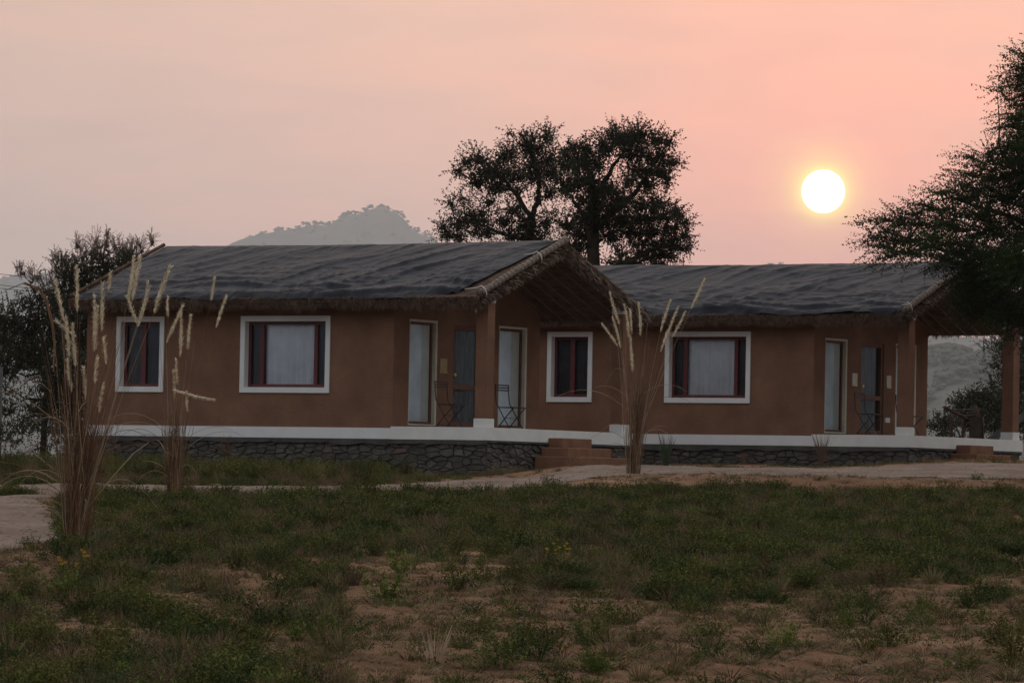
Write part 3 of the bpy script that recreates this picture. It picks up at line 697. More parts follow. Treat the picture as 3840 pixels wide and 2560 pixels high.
# ------------------------------------------------------------------ trees and bushes
def tree(name, lab, cat, d, blobs, limbs, leafm, leaf=.06, per=1.0, spray=(.35, .75), bias=(0, 0, .3), dd=1.2, twigm=None, group=None, trunkm=None, twr=.006, jit=.6):
    """blobs: (px,py,rx,ry[,density]); limbs: lists of (px,py,radius m)"""
    random.seed(hash_(name + lab))
    s = d / F; R = empty(name); tag(R, lab, cat, group)
    cb = MB(); tw = MB(); lb = MB(); nodes = []
    side = RT; bias = Vector(bias)
    for lm in limbs:
        pts = [at(a, b, d) for a, b, r in lm]; 
        fine = []; rr = []
        for i in range(len(pts) - 1):
            for k in range(4):
                t = k / 4; fine.append(pts[i].lerp(pts[i + 1], t) + Vector((U(-1, 1), U(-1, 1), U(-1, 1))) * .03 * d / 100); rr.append(lm[i][2] + (lm[i + 1][2] - lm[i][2]) * t)
        fine.append(pts[-1]); rr.append(lm[-1][2]); lb.tube(fine, [q_ * .78 for q_ in rr], 7); nodes += list(zip(fine, rr))
    for bl in blobs:
        px, py, rx, ry = bl[:4]; den = bl[4] if len(bl) > 4 else 1.0
        c = at(px, py, d + U(-dd, dd)); ax, az = rx * s, ry * s; ay = min(max(ax, az), 1.5) * .8
        if nodes:
            nb = min(nodes, key=lambda n_: (n_[0] - c).length + (.6 if n_[0].z > c.z else 0))
            q = nb[0].lerp(c, .55) + Vector((0, 0, -.12)); lb.tube([nb[0], nb[0].lerp(q, .5) + Vector((U(-.08, .08), U(-.08, .08), 0)), q, c], [min(nb[1], .035) * .9, .022, .015, .006], 5)
        n = int(den * per * (ax * az + .03) * 720)
        for i in range(n):
            v = Vector((U(-1, 1), U(-1, 1), U(-1, 1)))
            while v.length > 1: v = Vector((U(-1, 1), U(-1, 1), U(-1, 1)))
            v = v.normalized() * v.length ** .75
            p = c + RTH * v.x * ax + FWH * v.y * ay + Vector((0, 0, v.z * az))
            dr = (RTH * v.x + FWH * v.y * .6 + Vector((0, 0, v.z)) + bias + Vector((U(-jit, jit), U(-jit, jit), U(-jit, jit) * .8))).normalized()
            ln = U(*spray); p0 = p - dr * ln * .4; m1 = p0 + dr * ln * .5 + Vector((0, 0, .03)); p1 = p0 + dr * ln + Vector((0, 0, -.06 * rnd()))
            tw.strip([p0, m1, p1], [twr * 2, twr * 1.5, twr * .6], side)
            nl = int(ln / leaf * 1.55)
            for k in range(nl):
                t = (k + rnd()) / nl; b_ = p0.lerp(m1, t * 2) if t < .5 else m1.lerp(p1, t * 2 - 1)
                o = Vector((U(-1, 1), U(-1, 1), U(-1.2, .6))).normalized(); L_ = leaf * U(.7, 1.5); sd_ = o.cross(Vector((U(-1, 1), U(-1, 1), U(-1, 1)))).normalized() * leaf * U(.22, .42)
                e = b_ + o * L_; mdd = b_ + o * L_ * .5; n0 = len(cb.v)
                cb.v += [tuple(b_), tuple(mdd + sd_), tuple(e), tuple(mdd - sd_)]; cb.f.append((n0, n0 + 1, n0 + 2, n0 + 3))
    if lb.v: lb.build('trunk', trunkm or M['bark'], R, True)
    tw.build('twigs', twigm or M['bark'], R); cb.build('crown', leafm, R)
    return R
def hash_(s):
    h = 7
    for ch in s: h = (h * 31 + ord(ch)) % 1000003
    return h
def zc(l, x0, y0, k): return [(x0 + b[0] * k, y0 + b[1] * k, b[2] * k, b[3] * k) + tuple(b[4:]) for b in l]
k1 = .4677
T1 = zc([(840, 270, 120, 90), (975, 200, 50, 65, .8), (900, 380, 140, 90), (640, 350, 110, 70), (420, 370, 90, 55, .8), (330, 400, 50, 40, .6), (520, 480, 150, 80), (700, 500, 120, 80), (880, 500, 110, 90, .9), (250, 470, 45, 28, .7), (400, 560, 90, 50), (560, 600, 110, 60), (740, 620, 70, 40, .5),
          (500, 720, 60, 60, .7), (380, 840, 150, 70), (260, 900, 100, 50, .8), (190, 740, 60, 25, .5), (300, 690, 80, 22, .5), (200, 990, 120, 38), (130, 920, 45, 22, .6), (450, 960, 150, 55, .9), (620, 860, 90, 60, .6), (700, 780, 80, 50, .7), (780, 900, 90, 80), (880, 1000, 130, 60), (900, 700, 50, 40, .5), (960, 880, 60, 50, .8), (1010, 800, 80, 14, .35), (990, 640, 60, 60, .9), (1000, 480, 70, 90, .9), (700, 990, 110, 45), (660, 170, 30, 20, .3)], 1600, 420, k1)
tree('acacia_tree', 'dark airy acacia tree behind the left cottage roof, the left one of the pair', 'tree', 122, T1,
     [[(1990, 1900, .20), (1990, 1100, .17), (1992, 960, .15), (1995, 850, .13), (1993, 815, .12)], [(1993, 815, .10), (2012, 770, .09), (2022, 720, .08), (2015, 640, .05), (2000, 560, .03)], [(1993, 822, .09), (1950, 750, .08), (1915, 705, .07), (1860, 640, .04)], [(1985, 900, .08), (1900, 880, .05), (1800, 840, .04), (1720, 830, .02)], [(1990, 1000, .07), (1850, 950, .05), (1740, 900, .02)]], M['leafdark'], .058, 1.1, spray=(.3, .8), group='acacia trees behind the cottages')
T2 = zc([(1560, 200, 120, 80), (1700, 180, 100, 75, .9), (1840, 220, 90, 55, .8), (1930, 240, 50, 35, .6), (1440, 280, 80, 80), (1640, 320, 140, 80), (1830, 350, 110, 70), (1960, 400, 80, 35, .8), (1280, 290, 60, 55, .7), (1170, 270, 50, 30, .4), (1100, 320, 55, 45, .6), (1220, 400, 110, 80, .9), (1120, 420, 70, 60, .8), (1360, 420, 90, 80, .9), (1880, 480, 90, 60), (1700, 480, 120, 50), (1930, 550, 40, 30, .6), (1780, 580, 70, 40, .8), (1620, 560, 60, 50, .7),
          (1250, 540, 140, 80), (1120, 600, 100, 70), (1380, 600, 90, 80), (1500, 620, 80, 60, .7), (1560, 700, 110, 60, .9), (1420, 740, 110, 80), (1250, 700, 80, 60, .8), (1700, 740, 110, 60, .8), (1840, 740, 80, 50, .8), (1900, 820, 110, 60, .9), (2020, 820, 60, 40, .7), (1750, 850, 130, 60), (1560, 860, 130, 70), (1380, 880, 120, 80), (1240, 860, 80, 70, .7), (2080, 880, 35, 20, .6), (1960, 920, 90, 45, .8), (1120, 900, 90, 50, .8), (1250, 980, 140, 60), (1450, 990, 130, 60), (1650, 960, 130, 60), (1800, 960, 110, 55, .8), (1200, 1070, 90, 60), (1320, 1090, 60, 50), (2080, 990, 60, 28, .7), (1980, 1040, 80, 50, .8), (2060, 1090, 70, 40, .7), (1860, 1050, 100, 50, .8), (1700, 1060, 90, 40, .7), (1780, 1150, 110, 45, .9), (1920, 1140, 90, 45, .8), (1560, 1130, 60, 30, .6), (1520, 1200, 90, 30, .8), (1680, 1210, 90, 30, .9), (1850, 1210, 90, 30, .7)], 1600, 420, k1)
tree('acacia_tree', 'tallest dark acacia tree, with round gap of sky in its crown, between the two roofs', 'tree', 116, T2,
     [[(2232, 1900, .26), (2228, 1100, .24), (2224, 940, .20), (2222, 850, .18), (2224, 750, .14), (2215, 660, .10), (2190, 590, .05)], [(2222, 860, .12), (2290, 800, .11), (2350, 755, .10), (2405, 695, .07), (2430, 640, .04)], [(2224, 760, .09), (2270, 680, .08), (2300, 620, .06), (2340, 570, .04), (2350, 520, .03)], [(2222, 830, .08), (2170, 780, .06), (2140, 730, .04)], [(2226, 1010, .10), (2320, 1000, .09), (2380, 970, .08), (2440, 935, .06), (2520, 920, .03)], [(2375, 972, .06), (2410, 930, .05), (2440, 880, .03)]], M['leafdark'], .058, 1.2, spray=(.3, .8), group='acacia trees behind the cottages')
k3 = .5742
T3 = zc([(1440, 180, 50, 60, .5), (1290, 180, 26, 40, .35), (1340, 120, 50, 14, .3), (1380, 230, 70, 60, .6), (1300, 240, 40, 40, .5), (1430, 300, 50, 60), (1180, 340, 55, 8, .3), (1290, 320, 40, 20, .4), (1400, 400, 60, 50, .8), (1300, 490, 80, 45, .7), (1420, 520, 80, 70), (1270, 560, 80, 40, .7), (1370, 620, 90, 60), (1240, 700, 60, 18, .6), (1330, 710, 90, 40, .9), (1450, 720, 80, 100),
          (1090, 760, 70, 22, .6), (990, 770, 40, 12, .5), (1230, 790, 130, 40), (1380, 840, 120, 80), (1100, 840, 70, 22, .6), (980, 870, 60, 22, .5), (1150, 900, 140, 45), (1320, 940, 160, 80), (960, 950, 60, 30, .7), (800, 1000, 70, 20, .7), (950, 1030, 130, 40), (1150, 1030, 160, 70), (1380, 1080, 140, 100), (700, 1080, 60, 18, .6), (780, 1110, 120, 32, .9), (1000, 1130, 190, 60), (620, 1140, 60, 20, .7), (480, 1180, 100, 18, .7), (600, 1200, 120, 30, .9), (380, 1190, 60, 9, .4), (800, 1210, 160, 50), (1050, 1240, 190, 80), (1300, 1270, 190, 100), (480, 1250, 90, 18, .5), (380, 1290, 50, 12, .5), (520, 1310, 100, 26, .8), (680, 1300, 120, 40, .8), (880, 1330, 160, 60), (430, 1350, 90, 18, .7), (600, 1390, 130, 36, .9), (780, 1410, 110, 30), (480, 1410, 70, 22, .7), (1000, 1400, 160, 60), (1200, 1420, 160, 80), (1400, 1400, 110, 110)], 3000, 150, k3)
T3 = [(b[0] + 62,) + tuple(b[1:]) for b in T3]
T3 += [(3660, 1020, 90, 60, 1.2), (3760, 1010, 100, 70, 1.3), (3660, 1085, 50, 30, .8), (3720, 1110, 90, 60, 1.6), (3660, 1160, 70, 35, .8), (3790, 1190, 60, 40, 1.0), (3820, 1130, 70, 60), (3830, 1060, 60, 50), (3560, 975, 50, 16, .5), (3840, 1200, 40, 50, .8), (3770, 1160, 50, 30, .6), (3980, 300, 180, 150), (4000, 600, 200, 180), (3990, 900, 180, 160), (4200, 700, 160, 250), (4000, 1100, 140, 90), (4150, 1000, 140, 150)]
tree('mesquite_tree', 'large dark green tree at the right edge drooping over the right cottage roof', 'tree', 92.5, T3,
     [[(4110, 2000, .26), (4100, 1500, .24), (4090, 1200, .22), (4060, 900, .18), (4020, 600, .12), (3950, 350, .06), (3850, 230, .02)], [(4080, 1150, .13), (3900, 1080, .10), (3700, 1000, .07), (3500, 920, .04), (3320, 870, .02)], [(4065, 950, .10), (3900, 860, .08), (3700, 780, .05), (3560, 740, .02)], [(4040, 750, .08), (3900, 640, .05), (3760, 590, .02)]], M['leafright'], .045, 1.0, spray=(.4, 1.0), bias=(-.85, -.45, .02), dd=1.0, jit=.3)
# finer foliage seen through the porch on the right
tree('leafy_tree', 'tree with hanging sprays seen through the far porch opening of the right cottage', 'tree', 122,
     [(3760, 1290, 50, 30, .6), (3700, 1300, 35, 12, .35), (3780, 1340, 45, 30, .6), (3730, 1370, 30, 22, .4), (3770, 1400, 50, 25, .55), (3725, 1430, 30, 10, .3), (3790, 1440, 50, 25, .6), (3850, 1350, 60, 90)],
     [[(3900, 1800, .12), (3880, 1500, .10), (3860, 1300, .05)]], M['leafbush'], .05, 1.0, dd=.6)
tree('rounded_bush', 'broad misty green bush behind the log frame under the right porch', 'bush', 150,
     [(3640, 1510, 70, 35), (3730, 1500, 80, 50), (3800, 1480, 60, 60), (3600, 1570, 70, 40, .8), (3700, 1580, 90, 50), (3800, 1580, 80, 60), (3540, 1600, 60, 40, .7)], [], M['leafbush'], .09, .8)
B1 = [(225, 1010, 45, 45, .6), (290, 1020, 60, 50, .8), (370, 1000, 60, 50, .8), (430, 990, 50, 40, .8), (470, 975, 35, 30, .7), (260, 1090, 80, 60), (350, 1080, 90, 60), (420, 1050, 60, 50), (220, 1140, 60, 50), (300, 1160, 90, 60), (370, 1150, 60, 60), (250, 1210, 80, 50), (500, 960, 30, 22, .5), (330, 1250, 60, 60), (270, 1290, 90, 60), (340, 1350, 60, 80)]
tree('feathery_bush', 'tall bush with feathery pinkish tips left of the left cottage roof', 'bush', 101, B1, [[(300, 1850, .07), (300, 1500, .06), (290, 1200, .04), (330, 1000, .02)]], M['leafbush'], .042, 1.15, spray=(.25, .5), bias=(.05, 0, .8), dd=.8)
FT = [(230, 985, 30, 45, .5), (205, 960, 12, 20, .4), (300, 950, 30, 40, .45), (290, 910, 10, 25, .4), (355, 905, 25, 35, .5), (400, 900, 12, 45, .6), (380, 950, 40, 40, .5), (440, 925, 28, 40, .5), (490, 930, 22, 28, .5), (525, 920, 26, 32, .5), (570, 900, 12, 25, .6), (335, 960, 30, 35, .5), (95, 1010, 30, 25, .35), (130, 1030, 25, 30, .4), (70, 1010, 16, 14, .3), (260, 1000, 40, 40, .4), (470, 950, 30, 30, .5), (180, 1060, 40, 40, .4)]
tree('feathery_bush', 'sparse pinkish brown twiggy growth topping the bushes left of the cottage', 'bush', 102, FT, [[(320, 1200, .03), (390, 960, .015), (402, 870, .006)], [(340, 1100, .03), (310, 960, .015), (286, 900, .006)], [(200, 1250, .03), (120, 1080, .015), (75, 1000, .006)], [(480, 1000, .02), (560, 930, .01), (575, 880, .005)]], M['leafdry'], .022, 2.0, spray=(.15, .42), bias=(.05, 0, 1.0), dd=.5, twigm=M['leafdry'], twr=.004)
B2 = [(30, 1190, 70, 60, .7), (110, 1150, 50, 50, .5), (150, 1100, 45, 45, .35), (180, 1180, 60, 60, .6), (60, 1260, 90, 60), (160, 1260, 90, 70), (60, 1330, 100, 60), (170, 1350, 100, 60), (250, 1400, 90, 80), (20, 1380, 60, 40, .8), (220, 1480, 60, 70), (290, 1490, 60, 90), (170, 1430, 30, 50, .5), (30, 1450, 30, 50, .28), (90, 1500, 60, 50, .25), (30, 1540, 40, 30, .5), (160, 1540, 60, 40, .7), (260, 1570, 70, 50), (-60, 1300, 80, 160)]
tree('dense_bush', 'dark dense bush with pale gaps at the left edge below the feathery tips', 'bush', 97, B2, [[(150, 1850, .09), (170, 1550, .08), (180, 1350, .05), (140, 1200, .03)], [(170, 1500, .06), (260, 1400, .04), (290, 1300, .02)]], M['leafbush'], .05, 1.25, spray=(.25, .6), bias=(0, 0, .2), dd=.8)
B3 = [(60, 1600, 90, 38), (160, 1600, 90, 40), (250, 1630, 80, 40), (30, 1650, 60, 30, .7), (200, 1690, 90, 40, .8), (290, 1700, 60, 50, .8), (-40, 1640, 60, 60)]
tree('low_bush', 'low green bush on the bank behind the tallest reed clump', 'bush', 91, B3, [], M['leafbush'], .045, .95, spray=(.15, .35), bias=(0, 0, .5), dd=.8)
B4 = [(70, 1745, 60, 26, .8), (150, 1755, 60, 26, .8), (240, 1765, 60, 26, .8), (20, 1735, 50, 26, .7)]
tree('low_bush', 'low weedy bush beside the track at the left edge', 'bush', 82, B4, [], M['leafbush'], .04, .95, spray=(.12, .3), bias=(0, 0, .5), dd=.8)

# ------------------------------------------------------------------ tall reed grasses with plumes
def plume_mb(tip, base):
    mb = MB(); n = 16; ax = tip - base; ln = ax.length; t = ax.normalized(); a = t.cross(FW).normalized(); b = t.cross(a)
    wmax = min(.066, ln * .09) * U(.85, 1.15); pts = []; rad = []
    bow = a * ln * U(-.03, .03)
    for i in range(n + 1):
        s = i / n; prof = (math.sin(math.pi * min(1, s * 1.15 + .04)) if s < .45 else (1 - ((s - .45) / .55) ** 1.35)) if True else 0
        prof = max(.06, (s / .32) ** .7 if s < .32 else (1 - ((s - .32) / .68) ** 1.25))
        pts.append(base + ax * s + bow * math.sin(s * math.pi)); rad.append(wmax * .40 * max(.08, min(1, prof)) * U(.65, 1.25))
    mb.tube(pts, rad, 7)
    for i in range(int(ln * 420)):         # loose spikelets
        s = rnd() ** .9; c = base + ax * s + bow * math.sin(s * math.pi); r = rad[min(n, int(s * n))]; th = U(0, 2 * math.pi)
        o = (a * math.cos(th) + b * math.sin(th)); p = c + o * r * .7; e = p + (o * U(.5, 1.2) + t * U(.6, 1.6)).normalized() * U(.02, .055)
        mb.strip([p, p.lerp(e, .5), e], [.006, .009, .002], t.cross(o) + t * .2)
    return mb
def reed_clump(lab, base_px, base_py, d, plumes, nst, hgt, spread, lean, r0, leaves, extra=None, pale=.12):
    random.seed(int(base_px))
    R = empty('plume_grass', at(base_px, base_py, d)); tag(R, lab, 'grass clump', 'tall plumed grass clumps')
    inv = R.location; s = d / F
    def off(mb):
        mb.v = [tuple(Vector(v) - inv) for v in mb.v]; return mb
    b0 = Vector(inv)
    sa = MB(); sb = MB()
    def stalk(p1, r, mb, k=.5, rad0=None):
        o = Vector((U(-1, 1), U(-1, 1), 0)); o = o.normalized() * r0 * math.sqrt(rnd()) if o.length > 0 else o
        p0 = b0 + o + Vector((0, 0, -.05)); v = p1 - p0
        pts = [p0, p0 + Vector((v.x * .30, v.y * .30, v.z * .35)) + o * .2, p0 + Vector((v.x * .65, v.y * .65, v.z * .70)), p1]
        mb.tube(pts, [r, r * .9, r * .7, r * .45], 3, False)
    for (tx, ty, bx_, by_) in plumes:
        dj = U(-.35, .35); tip = at(tx, ty, d + dj); bs = at(bx_, by_, d + dj)
        pm = plume_mb(tip, bs); off(pm).build('plume', M['plume'], R, True)
        stalk(bs, .0042, sb if rnd() < .4 else sa)
    for i in range(nst):
        h = hgt * (U(.25, .62) if rnd() < .6 else U(.5, 1.0)); a = U(0, 2 * math.pi); q = spread * (rnd() ** .8) * (h / hgt) ** .8 * 1.5
        p1 = b0 + RTH * (math.cos(a) * q + lean * h * U(-.2, 2.2)) + FWH * math.sin(a) * q * .8 + Vector((0, 0, h)); stalk(p1, U(.0018, .0034), sb if rnd() < pale else sa)
    for i in range(leaves):                # thin arching blades, some broken over
        h = hgt * U(.2, .7); a = U(0, 2 * math.pi); o = Vector((math.cos(a), math.sin(a), 0)); ln = U(.25, .8) * h
        p0 = b0 + o * r0 * .8 + (RTH * math.cos(a) * spread + FWH * math.sin(a) * spread * .7) * h / hgt * U(.3, .9); p0.z = b0.z + h * U(.3, 1)
        dp = U(.0, .7); crv = [p0 + o * ln * t_ * 1.1 + Vector((0, 0, ln * (.9 * t_ - (.6 + dp) * t_ * t_))) for t_ in (0, .15, .3, .45, .6, .75, .9, 1)]
        (sb if rnd() < .5 else sa)  .strip(crv, [.006, .006, .006, .006, .005, .004, .003, .001], FW.cross(o) if abs(FW.dot(o)) < .9 else RT)
    if extra: extra(sa, sb, b0)
    off(sa).build('stalks', M['stalk'], R); off(sb).build('pale_stalks', M['stalkpale'], R)
    return R
P1 = [(208, 1050, 241, 1208), (288, 1000, 290, 1168), (415, 1019, 408, 1092), (501, 966, 478, 1130), (524, 966, 495, 1130), (354, 1110, 355, 1320), (366, 1150, 358, 1260), (385, 1063, 381, 1245), (478, 1110, 514, 1215), (556, 1059, 516, 1225), (640, 1000, 577, 1177), (210, 1202, 286, 1262), (248, 1190, 261, 1341), (272, 1219, 284, 1375), (253, 1350, 270, 1472), (312, 1377, 320, 1500), (366, 1340, 355, 1440), (389, 1265, 398, 1366), (388, 1440, 372, 1550)]
def ex1(sa, sb, b0):                       # near broken blade arching at the left edge
    sa.strip([at(-40, 1130, 47), at(30, 1085, 47), at(90, 1061, 47), at(150, 1085, 47), at(178, 1140, 47), at(196, 1210, 47), at(205, 1290, 47), at(200, 1385, 47)], [.03, .032, .03, .03, .032, .034, .03, .02], RT + UP * .8)
    sb.strip([at(225, 2120, 48), at(235, 2080, 48), at(250, 2030, 48), at(262, 1990, 48)], [.006, .03, .022, .012], RT)
    sb.tube([at(330, 1900, 48), at(420, 1790, 48), at(500, 1700, 48), at(560, 1657, 48)], [.005, .005, .006, .003], 4)
reed_clump('tallest dry grass clump with cream plumes standing by the track at the left', 283, 2050, 48, P1, 360, 2.45, .42, .07, .12, 46, ex1)
P2 = [(629, 1113, 630, 1192), (686, 1143, 623, 1286), (678, 1168, 676, 1340), (715, 1179, 703, 1311), (804, 1042, 790, 1130), (848, 1113, 810, 1230), (661, 1350, 667, 1446), (650, 1391, 655, 1496), (802, 1499, 644, 1461), (697, 1470, 703, 1545)]
reed_clump('dry grass clump in front of the left cottage wall, one plume bent level', 650, 1878, 63, P2, 180, 2.2, .26, .02, .10, 20)
P3 = [(2287, 1098, 2323, 1217), (2258, 1214, 2317, 1297), (2297, 1190, 2327, 1306), (2341, 1143, 2358, 1268), (2363, 1163, 2369, 1252), (2363, 1261, 2372, 1397), (2394, 1141, 2401, 1261), (2514, 1126, 2476, 1245), (2543, 1151, 2477, 1319), (2570, 1169, 2519, 1267), (2641, 1047, 2590, 1158)]
reed_clump('dry grass clump between the two cottages, its slim plumes fanned out beside the far pillar', 2375, 1763, 73, P3, 200, 2.35, .24, .06, .11, 16, pale=.15)

def tuft(lab, px, py, d, h, n, spread, m):
    random.seed(int(px * 3 + py)); b = at(px, py, d); mb = MB()
    for i in range(n):
        a = U(0, 2 * math.pi); q = spread * math.sqrt(rnd()); hh = h * U(.5, 1); o = RTH * math.cos(a) + FWH * math.sin(a); p0 = o * .04
        mb.strip([p0, o * q * .5 + Vector((0, 0, hh * .55)), o * q + Vector((0, 0, hh))], [.010, .008, .002], RT)
    tag(mb.build('grass_tuft', m, None, off=b), lab, 'grass tuft')
tuft('reddish dry grass tuft against the stone plinth of the left cottage', 850, 1725, 84, .5, 40, .25, M['tuftdark'])
tuft('dark green reedy tuft in front of the right cottage plinth below its big window', 2497, 1745, 80, .62, 45, .2, M['greenreed'])
tuft('dark brown grass tuft before the right cottage plinth near its porch', 3080, 1742, 84, .6, 45, .22, M['tuftdark'])
tuft('thin sparse grass tuft between two darker tufts before the right cottage', 2790, 1738, 86, .3, 12, .1, M['tuftdark'])
tuft('sparse upright dry stems standing in bare dirt at the bottom of the photo', 1625, 2535, 31.5, .38, 22, .14, M['stalkpale'])

# ------------------------------------------------------------------ things behind the right porch, wires, post
def logs():
    d = 112; R = empty('log_frame', at(3600, 1760, d)); inv = R.location.copy(); tag(R, 'rough frame of thin logs seen through the porch of the right cottage', 'log frame')
    def pole(name, pts, r, dz=0):
        mb = MB(); mb.tube([at(a, b, d + z_) - inv for a, b, z_ in pts], r, 7); mb.build(name, M['log'], R, True)
    pole('beam', [(3543, 1526, -.6), (3580, 1546, -.3), (3610, 1560, 0), (3642, 1582, .3)], .045)
    pole('post', [(3571, 1545, 0), (3568, 1600, 0), (3568, 1700, 0), (3568, 1790, 0)], .036)
    pole('post', [(3612, 1560, .2), (3610, 1640, .2), (3609, 1790, .2)], .036)
    pole('brace', [(3562, 1545, -.1), (3580, 1590, -.1), (3606, 1645, -.1), (3625, 1690, -.1)], .02)
    pole('brace', [(3645, 1565, .1), (3625, 1600, .1), (3606, 1640, .1), (3590, 1690, .1)], .022)
    pole('rail', [(3572, 1538, .5), (3620, 1537, .5), (3675, 1537, .5)], .025)
    pole('rail', [(3612, 1559, .3), (3640, 1558, .3), (3672, 1557, .3)], .025)
    pole('forked_post', [(3655, 1522, .2), (3664, 1550, .2), (3667, 1600, .2), (3668, 1790, .2)], .06)
    pole('fork', [(3670, 1532, .2), (3664, 1552, .2)], .03)
    pole('post', [(3686, 1565, .4), (3686, 1640, .4), (3684, 1790, .4)], .03)
    mb = MB(); 
    c = [at(a, b, d + q) - inv for q in (.0, .45) for a, b in ((3634, 1565), (3682, 1562), (3682, 1790), (3634, 1790))]
    mb.add(c, [(0, 1, 2, 3), (4, 7, 6, 5), (0, 4, 5, 1), (1, 5, 6, 2), (2, 6, 7, 3), (3, 7, 4, 0)]); mb.build('dark_panel', M['bark'], R)
logs()
mb = MB(); inv = at(3690, 1700, 107)
p = [at(a, b, 107 + q) - inv for q in (0, .3) for a, b in ((3620, 1700), (3860, 1528), (3860, 1560), (3668, 1700))]
mb.add(p, [(0, 1, 2, 3), (4, 7, 6, 5), (0, 4, 5, 1), (1, 5, 6, 2), (2, 6, 7, 3), (3, 7, 4, 0)])
tag(mb.build('sloping_beam', M['beam'], None, off=inv), 'grey beam sloping up to the right behind the right cottage porch', 'beam')
for (a, b), lab in ((((-60, 1020), (201, 1044)), 'highest overhead wire crossing the left hill'), (((-60, 1062), (150, 1078)), 'middle overhead wire crossing the left hill'), (((-60, 1074), (150, 1090)), 'lowest overhead wire crossing the left hill')):
    mb = MB(); pts = []
    for i in range(9):
        t = i / 8; px = a[0] + (b[0] + 500 - a[0]) * t; sl_ = (b[1] - a[1]) / (b[0] - a[0]); pts.append(at(px, a[1] + sl_ * (px - a[0]) + 8 * math.sin(t * math.pi), 170) )
    mb.tube(pts, .012, 4); tag(mb.build('overhead_wire', M['wire'], None), lab, 'wire')
mb = MB(); c = at(-2, 1380, 93); mb.box(-.05, .05, -.05, .05, -1.9, 0); mb.box(-.056, .056, -.056, .056, 0.001, .03)
tag(mb.build('fence_post', M['post'], None, off=c), 'plain grey post at the very left edge beside the dark bush', 'post')

# ------------------------------------------------------------------ weeds on the ground
def leafmat(name, c, c2, rand=.35, tr=.2): return mat(name, c, .8, .12, .3, 3, col2=c2, rand=rand, trans=tr)
M['weed'] = leafmat('weed_leaf', (.122, .122, .025), (.055, .058, .022)); M['weed_br'] = leafmat('bright_weed_leaf', (.12, .16, .025), (.07, .095, .02)); M['weed_dry'] = leafmat('dry_weed', (.20, .145, .075), (.10, .070, .040)); M['weed_blue'] = leafmat('bluish_weed_leaf', (.075, .100, .035), (.04, .055, .022))
M['weed_deep'] = leafmat('deep_weed_leaf', (.050, .076, .020), (.028, .040, .013))
M['flower'] = mat('yellow_petal', (.55, .30, .02), .7, .2, .15, 5)
def weed_mesh(name, kind, m, h, r, nst, leaf, sd):
    random.seed(sd); mb = MB()
    for i in range(nst):
        a = U(0, 2 * math.pi); q = r * math.sqrt(rnd()); hh = h * U(.35, 1.0) * (1 - .5 * (q / r) ** 2); tip = Vector((math.cos(a) * q, math.sin(a) * q, hh)); p0 = tip * .12; p0.z = -.02
        mid = p0.lerp(tip, .5) + Vector((0, 0, hh * .12))
        if kind == 'grass':
            mb.strip([p0, mid, tip], [.006, .005, .0015], Vector((U(-1, 1), U(-1, 1), 0)).normalized()); continue
        mb.strip([p0, mid, tip], [.005, .004, .002], Vector((U(-1, 1), U(-1, 1), 0)).normalized())
        nl = int(4 + hh / leaf * 1.1)
        for k in range(nl):
            t = .25 + .75 * (k + rnd()) / nl; b = p0.lerp(mid, t * 2) if t < .5 else mid.lerp(tip, 2 * t - 1)
            o = Vector((U(-1, 1), U(-1, 1), U(-.2, .9))).normalized(); L_ = leaf * U(.6, 1.2); sd_ = o.cross(Vector((U(-.3, .3), U(-.3, .3), 1))).normalized() * L_ * .28
            e = b + o * L_; md = b + o * L_ * .55 + Vector((0, 0, .2 * leaf)); n0 = len(mb.v); mb.v += [tuple(b), tuple(md + sd_), tuple(e), tuple(md - sd_)]; mb.f.append((n0, n0 + 1, n0 + 2, n0 + 3))
    me = bpy.data.meshes.new(name); me.from_pydata(mb.v, [], mb.f); me.materials.append(m); return me
hidden = bpy.data.collections.new('weed_sources')      # not linked to the scene: only sources for the ground cover
def src(name, me):
    o = bpy.data.objects.new(name, me); hidden.objects.link(o); return o
SRC = {'leafy': [src('w1', weed_mesh('w1', 'leaf', M['weed'], .19, .20, 26, .026, 1)), src('w2', weed_mesh('w2', 'leaf', M['weed'], .16, .22, 26, .022, 2)), src('w2b', weed_mesh('w2b', 'leaf', M['weed_blue'], .16, .2, 28, .024, 12))],
       'dry': [src('w3', weed_mesh('w3', 'grass', M['weed_dry'], .20, .14, 60, .02, 3)), src('w4', weed_mesh('w4', 'leaf', M['weed_dry'], .17, .18, 22, .016, 4))],
       'bright': [src('w5', weed_mesh('w5', 'leaf', M['weed_br'], .20, .17, 20, .034, 5))],
       'mid': [src('w11', weed_mesh('w11', 'leaf', M['weed'], .27, .2, 34, .034, 11)), src('w12', weed_mesh('w12', 'leaf', M['weed_deep'], .24, .22, 34, .026, 13))],
       'tall': [src('w7', weed_mesh('w7', 'leaf', M['weed'], .46, .26, 46, .034, 7)), src('w8', weed_mesh('w8', 'grass', M['weed_dry'], .42, .2, 60, .03, 8))],
       'litter': [src('w6', weed_mesh('w6', 'grass', M['weed_dry'], .035, .18, 46, .02, 6)), src('w9', weed_mesh('w9', 'leaf', M['weed'], .05, .12, 14, .018, 9)), src('w10', weed_mesh('w10', 'grass', M['weed_dry'], .06, .22, 60, .02, 10))]}
